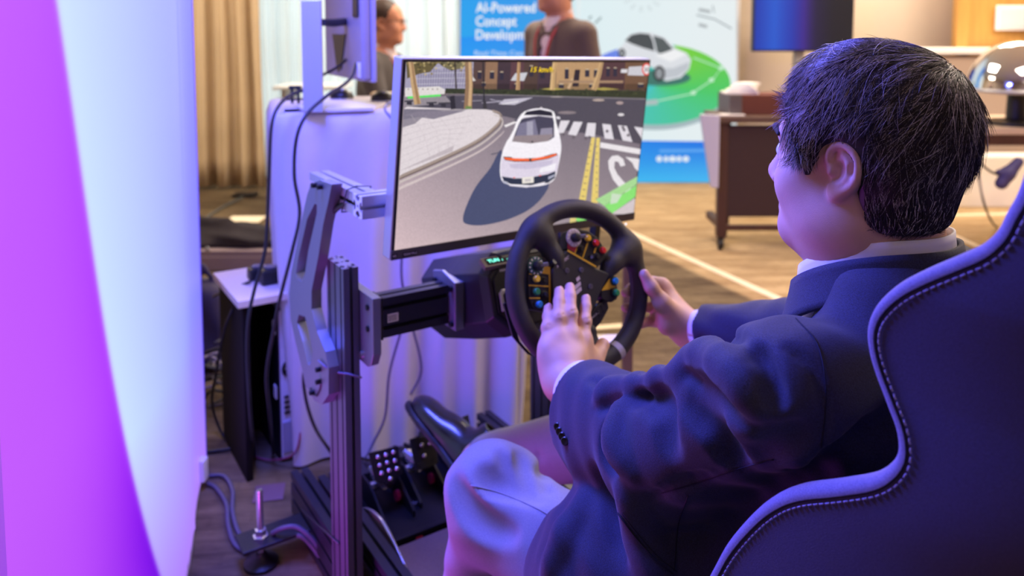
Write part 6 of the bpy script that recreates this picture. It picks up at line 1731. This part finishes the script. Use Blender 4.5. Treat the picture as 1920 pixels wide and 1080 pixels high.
seamline(dense([(1158, 962), (1190, 1005), (1225, 1045), (1262, 1076)], 6), .0011, name='pocket_edge')
seamline(dense([(1165, 962), (1197, 1003), (1232, 1042), (1270, 1072)], 6), .0007, name='pocket_edge')
seamline(dense([(1492, 596), (1530, 640), (1546, 700), (1548, 770), (1540, 840)], 6), .0007)
seamline(dense([(1290, 930), (1272, 985), (1264, 1070)], 6), .0007)
seamline(dense([(1240, 925), (1310, 905), (1390, 878), (1450, 862)], 6), .0007)
# breast pocket edge seen over the sleeve
# ---------------------------------------------------------------- shirt: collar and cuffs
M_shirt = mat('white_shirt', (232, 230, 240), .75, bump=.1, bscale=1500)
def collar_ring(h0, h1, ra, rb, flare, span=2.62, n=44, drop=.075, tip=0.0, yc=-.562, back=.965):
    rows = []
    for i in range(n + 1):
        t = -span + 2 * span * i / n            # 0 is the nape
        ca, sa = math.cos(t), math.sin(t)
        zb = back - drop * ((1 - ca) / 2) ** 1.8
        tp_ = tip * max(0, (abs(t) - span * .55) / (span * .45)) ** 2
        col = []
        for k in range(7):
            u = k / 6
            r_ = 1 + flare * (1 - u) ** 1.3
            col.append(R(-.008 + ra * r_ * sa, yc - rb * r_ * ca, zb + h0 + (h1 - h0) * u - tp_ * (1 - u)))
        rows.append(col)
    return np.array(rows)
sc_ = obj('shirt_collar', MB().grid(collar_ring(-.032, .016, .0790, .0830, .08, tip=.022)), M_shirt, man, smooth=True, fix=False)
md = sc_.modifiers.new('thickness', 'SOLIDIFY'); md.thickness = .003
# jacket collar: rolls round the nape and runs down into the lapels
jc = obj('jacket_collar', MB().grid(collar_ring(-.042, .004, .0870, .0915, .20, span=2.45, drop=.085, tip=.03)), M_navy, jk, smooth=True, fix=False)
md = jc.modifiers.new('thickness', 'SOLIDIFY'); md.thickness = .005
def cuff(w_, e_, r0, s0, s1):
    d = (e_ - w_) / np.linalg.norm(e_ - w_); a = np.cross(d, Z); a /= np.linalg.norm(a); b = np.cross(d, a)
    rows = [[w_ + d * (s0 + (s1 - s0) * k / 4) + (a * math.cos(t) + b * math.sin(t)) * (r0 + .0012 * k) for t in np.linspace(0, 2 * PI, 33)] for k in range(5)]
    o = obj('shirt_cuff', MB().grid(np.array(rows)), M_shirt, man, smooth=True, fix=False); md = o.modifiers.new('thickness', 'SOLIDIFY'); md.thickness = .002
cuff(LW, LE, .0445, .052, .11); cuff(RW, RE, .0365, .022, .06)
S = SDF(); S.ell(R(0, -.55, .82), (.08, .075, .09), RX, .0); S.cap(R(-.006, -.565, .905), R(0, -.60, .86), .072, .085, .03); v, f = S.mesh(.007); rawmesh('shirt_front', v, f, M_shirt, man)

# ---------------------------------------------------------------- trousers and shoes
M_trou = twill('pale_trousers', (130, 129, 144), (152, 151, 166), 1800, rough=.8, bump=.15, sheen=.1)
tr = SDF()
tr.ell(R(0, -.44, .37), (.175, .145, .115), RX, .05)
tr.chain([LH, LK + V * -.02 - Z * .012, LK, LA], [.100, .076, .070, .052], .03)
tr.chain([RH, RK, RAk + (RK - RAk) * .10], [.100, .080, .052], .03)
tr.ell(LK + V * .005 + Z * .004, (.072, .074, .070), RX, .03)
for (p_, r_, op, k_, dp) in [([(850, 905), (872, 950), (905, 985), (955, 1002)], .013, 's', .022, -.003), ([(905, 885), (930, 900), (960, 905), (1010, 930)], .005, 's', .03, -.002), 
                         ([(938, 850), (950, 880), (955, 915)], .004, 's', .02, -.001), ([(975, 850), (985, 885), (992, 920)], .004, 's', .02, -.001), ([(1010, 855), (1018, 885), (1024, 915)], .004, 's', .02, -.001)]:
    pl0 = SDF(); pl0.it = [i for i in tr.it if i[-1] == 'u' and len(i[1]) == 3][:8]
    q = [surf(x, y, pl0) for x, y in p_]; q = [c for c in q if c is not None]
    if len(q) > 1:
        q = [c + (c - CAMP) / np.linalg.norm(c - CAMP) * dp for c in spline(q, 3)]; tr.chain(q, [r_ * (.5 + .5 * math.sin(PI * (i + .5) / len(q))) for i in range(len(q))], k_, op)
tr.post = lambda p, d: d + .0010 * np.sin(70 * p[..., 0] + 46 * p[..., 1] + 2 * np.sin(40 * p[..., 2])) + .0009 * np.sin(90 * p[..., 2] - 60 * p[..., 0])
v, f = tr.mesh(.005); tro = rawmesh('trousers', v, f, M_trou, man)
sl = []
for x, y in dense([(882, 910), (940, 925), (1000, 950), (1040, 972)], 5):
    c = surf(x, y, tr)
    if c is not None: sl.append(c)
if len(sl) > 3: obj('side_seam', MB().tube(sl, .0012, 5), mat('trouser_seam', (146, 144, 158), .8), tro, smooth=True)

M_shoe = mat('black_shoe', (20, 18, 20), .28, coat=.4, bump=.1, bscale=300)
def shoe(heel, toe, up, w=.043):
    """heel and toe on the ground line of the sole, up is the direction away from the sole"""
    d = (toe - heel); L = np.linalg.norm(d); d /= L; up = up - d * (up @ d); up /= np.linalg.norm(up); s_ = np.cross(d, up)
    fr_ = frame(s_, d, up); g = lambda y, z, x=0: heel + d * y * L + up * z + s_ * x
    A = SDF()
    A.ell(g(.16, .040), (.034, .060, .050), fr_, .02); A.ell(g(.42, .040), (.036, .075, .044), fr_, .03); A.ell(g(.72, .026), (w, .070, .034), fr_, .03); A.ell(g(.86, .022), (w * .86, .048, .027), fr_, .03)
    A.cap(g(.20, .05), g(.17, .10), .036, .039, .02); A.cap(g(.17, .085), g(.165, .125), .030, .031, .006, 's')
    for k in range(4): A.cap(g(.40 + .07 * k, .072 - .009 * k, -.016), g(.40 + .07 * k, .072 - .009 * k, .016), .0022, .0022, .004)
    A.post = lambda p, dd: np.maximum(dd, .008 - (p - heel) @ up)
    v, f = A.mesh(.004); t_ = rawmesh('shoe', v, f, M_shoe, man)
    B = SDF(); B.ell(g(.14, .004), (.036, .055, .03), fr_, .02); B.ell(g(.45, .004), (.032, .09, .03), fr_, .03); B.ell(g(.75, .004), (w + .004, .082, .03), fr_, .02); B.ell(g(.88, .004), (w * .88, .050, .03), fr_, .02)
    B.post = lambda p, dd: np.maximum(dd, np.abs((p - heel) @ up - .002) - .008)
    v, f = B.mesh(.004); rawmesh('sole', v, f, M_blk, t_)
    for k in range(4): obj('lace', MB().tube([g(.40 + .07 * k, .083 - .010 * k, x) - up * (abs(x) * .6) for x in np.linspace(-.02, .02, 7)], .0018, 6), mat('shoe_lace', (30, 28, 30), .7), t_, smooth=True)
hl = P(884, 916, 1.66); to = P(792, 792, 1.80)
to = hl + (to - hl) / np.linalg.norm(to - hl) * .245
shoe(hl, to, U * .75 + -V * .55 + Z * .55)
shoe(np.array([LA[0], LA[1], .002]) - V * .04, np.array([LA[0], LA[1], .002]) + V * .24, Z)

# ---------------------------------------------------------------- hair: dark cap and single strands
HR = np.array([HX, HY, HN])
hs = SDF(); k_ = .955
def he(x, y, z, r, k, op='u'): hs.ell(hd(x, y, z), np.array(r) * k_, HR, k, op)
he(0, -.016, .042, (.082, .099, .089), 0)
he(0, .000, .066, (.072, .078, .066), .03); he(0, -.050, .046, (.078, .074, .071), .03)
he(0, -.050, -.006, (.079, .064, .082), .03)
he(0, -.050, -.066, (.064, .046, .050), .03)
for q in (-1, 1):
    he(q * .072, .036, .012, (.014, .032, .044), .02)
    hs.cap(hd(q * .0740, .036, .010), hd(q * .0725, .030, -.004), .009, .004, .012)           # sideburn
he(0, .126, -.008, (.14, .100, .078), .012, 's')                                                  # face
he(0, .150, .030, (.10, .060, .05), .012, 's')
for q in (-1, 1):
    he(q * .092, .002, -.032, (.034, .030, .054), .008, 's')                                      # round the ear
    he(q * .085, .022, -.090, (.05, .052, .060), .010, 's')
he(0, -.03, -.132, (.13, .13, .055), .012, 's')                                                   # nape line
hs.post = lambda p, d: d + .0012
v, f = hs.mesh(.0035)
M_hair = mat('dark_hair', (44, 37, 39), .5, spec=.5)
M_hair2 = mat('grey_hair', (196, 188, 190), .45, var=.15, vscale=60, spec=.5)
hair = rawmesh('hair', v, f, M_hair, man)
# strands
hs.post = None
rs = np.random.RandomState(5)
vv = v[rs.permutation(len(v))]
e_ = .0015
def grad(p):
    return np.stack([hs.eval(p + np.eye(3)[i] * e_) - hs.eval(p - np.eye(3)[i] * e_) for i in range(3)], -1) / (2 * e_)
N_ = 30000
pts = vv[rs.randint(0, len(vv), N_)]
keep = np.linalg.norm((pts - hd(0, 0, -.04)), axis=1) > .055
pts = pts[keep]
n_ = grad(pts); n_ /= np.linalg.norm(n_, axis=1)[:, None] + 1e-9
lc = (pts - HC) @ HR.T / k_                                            # local coordinates
wh = np.array([.012, -.072, .098])                                       # the crown whorl
away = lc - wh
flow = away + np.array([0, .045, -.02]) * np.exp(-np.abs(lc[:, 2:3] - .06) / .06)
side = np.clip((np.abs(lc[:, 0]) - .03) / .05, 0, 1)
low = np.clip((.035 - lc[:, 2]) / .07, 0, 1)
flow = flow / (np.linalg.norm(flow, axis=1)[:, None] + 1e-6)
flow += np.stack([0 * side, .35 * side * (lc[:, 1] > -.04), -.9 * side - 1.6 * low], 1)
flow += .55 * np.stack([np.sin(lc[:, 1] * 95 + 2 * np.sin(lc[:, 2] * 60)), np.sin(lc[:, 2] * 85 + 2.2 * np.sin(lc[:, 0] * 70)), np.sin(lc[:, 0] * 90 + lc[:, 1] * 60)], 1)
flow += rs.normal(0, .16, flow.shape)
front = np.clip((lc[:, 1] - .035) / .03, 0, 1)
flow[:, 2] -= 1.5 * front
W_ = flow @ HR
W_ -= n_ * (W_ * n_).sum(1)[:, None]; W_ /= np.linalg.norm(W_, axis=1)[:, None] + 1e-9
ln = (.034 + .040 * rs.rand(len(pts))) * (1 - .70 * low) * (1 - .45 * front) * k_
lift = .18 + .22 * rs.rand(len(pts)) + .25 * (rs.rand(len(pts)) > .985)
sd = np.cross(W_, n_) * rs.normal(0, .25, (len(pts), 1))
SEG = 6
lift = lift * (1 - .7 * front)
rows = []
p = pts - n_ * .004
dirn = W_ + n_ * lift[:, None]
rows.append(p.copy())
for s_ in range(1, SEG):
    dirn = dirn - n_ * (lift * .42)[:, None] + sd * .35 - HN * .05
    dirn /= np.linalg.norm(dirn, axis=1)[:, None]
    p = p + dirn * (ln / (SEG - 1))[:, None]
    rows.append(p.copy())
rows = np.stack(rows, 1)
# keep strands from sinking into the cap
d_ = hs.eval(rows.reshape(-1, 3)).reshape(rows.shape[:2])
rows += n_[:, None] * np.clip(.0012 - d_, 0, .01)[..., None] * (np.arange(SEG) > 0)[None, :, None]
rl = ((rows - HC) @ HR.T) / k_
ax_ = np.abs(rl[..., 0])
inear = ((ax_ > .055) & (rl[..., 1] > -.036) & (rl[..., 1] < .016) & (rl[..., 2] > -.055) & (rl[..., 2] < .018)).any(1)
inear |= ((ax_ > .045) & (rl[..., 1] > .010) & (rl[..., 2] < -.020)).any(1) | ((rl[..., 1] > .066) & (rl[..., 2] < .022)).any(1)
ok_ = ~inear
rows = rows[ok_]; pts = pts[ok_]; n_ = n_[ok_]; lc = lc[ok_]; W_ = W_[ok_]
view = rows[:, 2] - CAMP
sideA = np.cross(W_, view); sideA /= np.linalg.norm(sideA, axis=1)[:, None] + 1e-9
sideB = np.cross(W_, sideA)
rad = np.array([.00034, .00036, .00034, .00028, .00020, .00006])
def strand_mesh(name, sel, m, scale=1.0):
    r_ = rows[sel]; a = sideA[sel][:, None]; b = sideB[sel][:, None]; q = rad[None, :, None] * scale
    ring = np.stack([r_ + a * q, r_ - a * q * .5 + b * q * .87, r_ - a * q * .5 - b * q * .87], 2)   # n, SEG, 3, 3
    V_ = ring.reshape(-1, 3); n = len(r_)
    base = np.arange(n)[:, None, None] * (SEG * 3); s_ = np.arange(SEG - 1)[None, :, None] * 3; k = np.arange(3)[None, None]
    k2 = (k + 1) % 3
    F_ = np.stack([base + s_ + k, base + s_ + k2, base + s_ + 3 + k2, base + s_ + 3 + k], -1).reshape(-1, 4)
    return stuff(rawmesh(name, V_, F_, m, hair))
grey = rs.rand(len(pts)) < (.38 + .30 * np.clip(lc[:, 1] / .07, -0.8, 1.2) + .10 * (lc[:, 2] > .07))
lab(strand_mesh('hair_strands', ~grey, M_hair), 'dark hair strands')
lab(strand_mesh('hair_strands', grey, M_hair2), 'grey hair strands')
# ============================================================ the wing chair in front
M_shell = mat('dark_chair_fabric', (50, 43, 80), .9, var=.25, vscale=900, bump=.35, bscale=1400, sheen=.2)
M_band = twill('pale_chair_fabric', (104, 100, 138), (130, 126, 164), 1200, rough=.9, bump=.2, sheen=.2)
chair = thing('wing_chair', 'dark wing armchair with pale stitched edge band around the driver', 'chair', tuple(R(0, -.62, 0)))
AW = -.272
edge_px = [(1290, 1200), (1318, 1135), (1345, 1082), (1372, 1035), (1415, 986), (1455, 955), (1500, 938), (1570, 930), (1640, 918), (1680, 893), (1698, 858), (1694, 810), (1676, 760), (1655, 705), (1642, 660), (1640, 622), (1655, 588), (1690, 556), (1740, 530), (1800, 505), (1850, 482), (1885, 450), (1905, 412), (1922, 382), (1936, 345), (1948, 300), (1960, 250)]
def awid(z): return -np.interp(z, [0, .45, .62, .80, .92, 1.0, 1.10, 1.3], [.30, .31, .305, .285, .272, .268, .25, .20])
ez_ = []
for x, y in edge_px:
    a = AW
    for _ in range(6): q = toR(PA(x, y, a)); a = float(awid(q[2]))
    ez_.append((q[1], q[2]))
ez_ = [(ez_[0][0] + .16, .25), (ez_[0][0] + .15, ez_[0][1] - .16), (ez_[0][0] + .08, ez_[0][1] - .06)] + ez_ + [(ez_[-1][0] - .02, ez_[-1][1] + .03)]
ez_ = np.array([q[:2] for q in spline([np.array([*q, 0.]) for q in ez_], 5)])
zz = ez_[:, 1]; ok = np.r_[True, np.diff(np.maximum.accumulate(zz)) > 1e-5]; ez_ = ez_[ok]
def bback(z): return np.interp(z, [0, .3, .5, .9, 1.3], [-.93, -.95, -.97, -1.02, -1.10])
NF = 64
def shell(inset):
    rows = []
    for b0, z in ez_:
        w = -awid(z) - inset; bb = bback(z) + inset; row = []
        n = 2.6
        for ph in np.linspace(0, PI, NF):
            c = math.cos(ph); s_ = math.sin(ph)
            row.append(R(-w * np.sign(c) * abs(c) ** (2 / n), b0 - (b0 - bb) * abs(s_) ** (2 / n), z))
        rows.append(row)
    return np.array(rows)
T_ = .026
outer = shell(0.0); inner = shell(T_)
obj('outer_shell', MB().grid(outer), M_shell, chair, smooth=True, fix=False)
obj('inner_lining', MB().grid(inner, flip=True), mat('lining_fabric', (70, 64, 100), .9, bump=.3, bscale=1400), chair, smooth=True, fix=False)
# edge band: runs up the left edge, over the top and down the right edge
path_o = np.concatenate([outer[:, 0], outer[-1][1:-1], outer[::-1, -1]]); path_i = np.concatenate([inner[:, 0], inner[-1][1:-1], inner[::-1, -1]])
tg = np.gradient(path_o, axis=0); tg /= np.linalg.norm(tg, axis=1)[:, None]
ac_ = path_i - path_o; ac_ -= tg * (ac_ * tg).sum(1)[:, None]; wd_ = np.linalg.norm(ac_, axis=1); ac_ /= wd_[:, None]
outw = np.cross(tg, ac_)
if (outw[10] @ V) < 0: outw = -outw
rows = []
for t in np.linspace(-.12, PI + .12, 15):
    c, s_ = math.cos(t), math.sin(t)
    rows.append(path_o + ac_ * (wd_ * .5 - (wd_ * .5 + .0015) * c)[:, None] + outw * (.009 * s_ + .001))
obj('edge_band', MB().grid(np.array(rows)), M_band, chair, smooth=True, fix=False)
# stitching on the dark side of the band and on the band itself
L = np.r_[0, np.cumsum(np.linalg.norm(np.diff(path_o, axis=0), axis=1))]
stc = MB(); stp = MB()
side_o = -ac_
for k in range(int(L[-1] / .0062)):
    s0 = k * .0062
    def at(s_, A): return np.array([np.interp(s_, L, A[:, i]) for i in range(3)])
    if s0 > 1.6: break
    a = at(s0, path_o); b = at(s0 + .0042, path_o); ow = at(s0, outw); so = at(s0, side_o)
    q = a - ow * .0045 + so * .0010; q2 = b - ow * .0045 + so * .0010
    stc.tube([q, (q + q2) / 2 + so * .0006, q2], .00065, 5)
M_thr = mat('pale_thread', (150, 144, 190), .7)
lab(stuff(obj('stitching', stc, M_thr, chair)), 'pale stitch line along the dark side of the edge band')
# piping groove between band and shell
obj('piping', MB().tube([p_ - o_ * .0008 + s_ * .0004 for p_, o_, s_ in zip(path_o[::2], outw[::2], side_o[::2])], .0009, 6), mat('piping_dark', (24, 20, 44), .9), chair, smooth=True)
# seam up the shell
def shell_pt(ph, i):
    j = ph / PI * (NF - 1); j0 = int(j); f = j - j0; return outer[i, j0] * (1 - f) + outer[i, min(j0 + 1, NF - 1)] * f
sm = [shell_pt(.62 + .28 * (1 - (ez_[i][1] - .3) / .8), i) for i in range(8, len(ez_), 4)]
obj('shell_seam', MB().tube([q + (q - R(0, -.6, q[2])) / np.linalg.norm(q - R(0, -.6, q[2])) * .0004 for q in sm], .0013, 5), mat('seam_dark', (20, 18, 36), .9), chair, smooth=True)
# cushions and pedestal
def cushion(name, c, h, r): S = SDF(); S.box(c, h, RX, r, .01); S.post = lambda p, d: d + .003 * np.sin(((p - c) @ U) * 20) * np.sin(((p - c) @ V) * 18); v, f = S.mesh(.012); rawmesh(name, v, f, M_shell, chair)
cushion('seat_cushion', R(0, -.60, .235), np.array([.245, .29, .055]), .045)
cushion('back_cushion', R(0, -.885, .66), np.array([.19, .075, .34]), .06)
obj('seat_pan', MB().prism([(-.29, -.32), (.29, -.32), (.28, -.80), (.16, -.93), (-.16, -.93), (-.28, -.80)], OF + Z * .14, U, V, Z, .04), M_shell, chair, bevel=.008)
obj('pedestal', MB().cyl(R(0, -.60, .02), R(0, -.60, .145), .035, 20), M_grey, chair, smooth=40)
for k in range(4):
    a = PI / 4 + k * PI / 2; d = U * math.cos(a) + V * math.sin(a)
    obj('foot_arm', MB().prism([(0, .012), (.30, .006), (.30, .022), (0, .042)], R(0, -.60, 0) - np.cross(d, Z) * .02, d, Z, np.cross(d, Z), .04), M_grey, chair, bevel=.003)
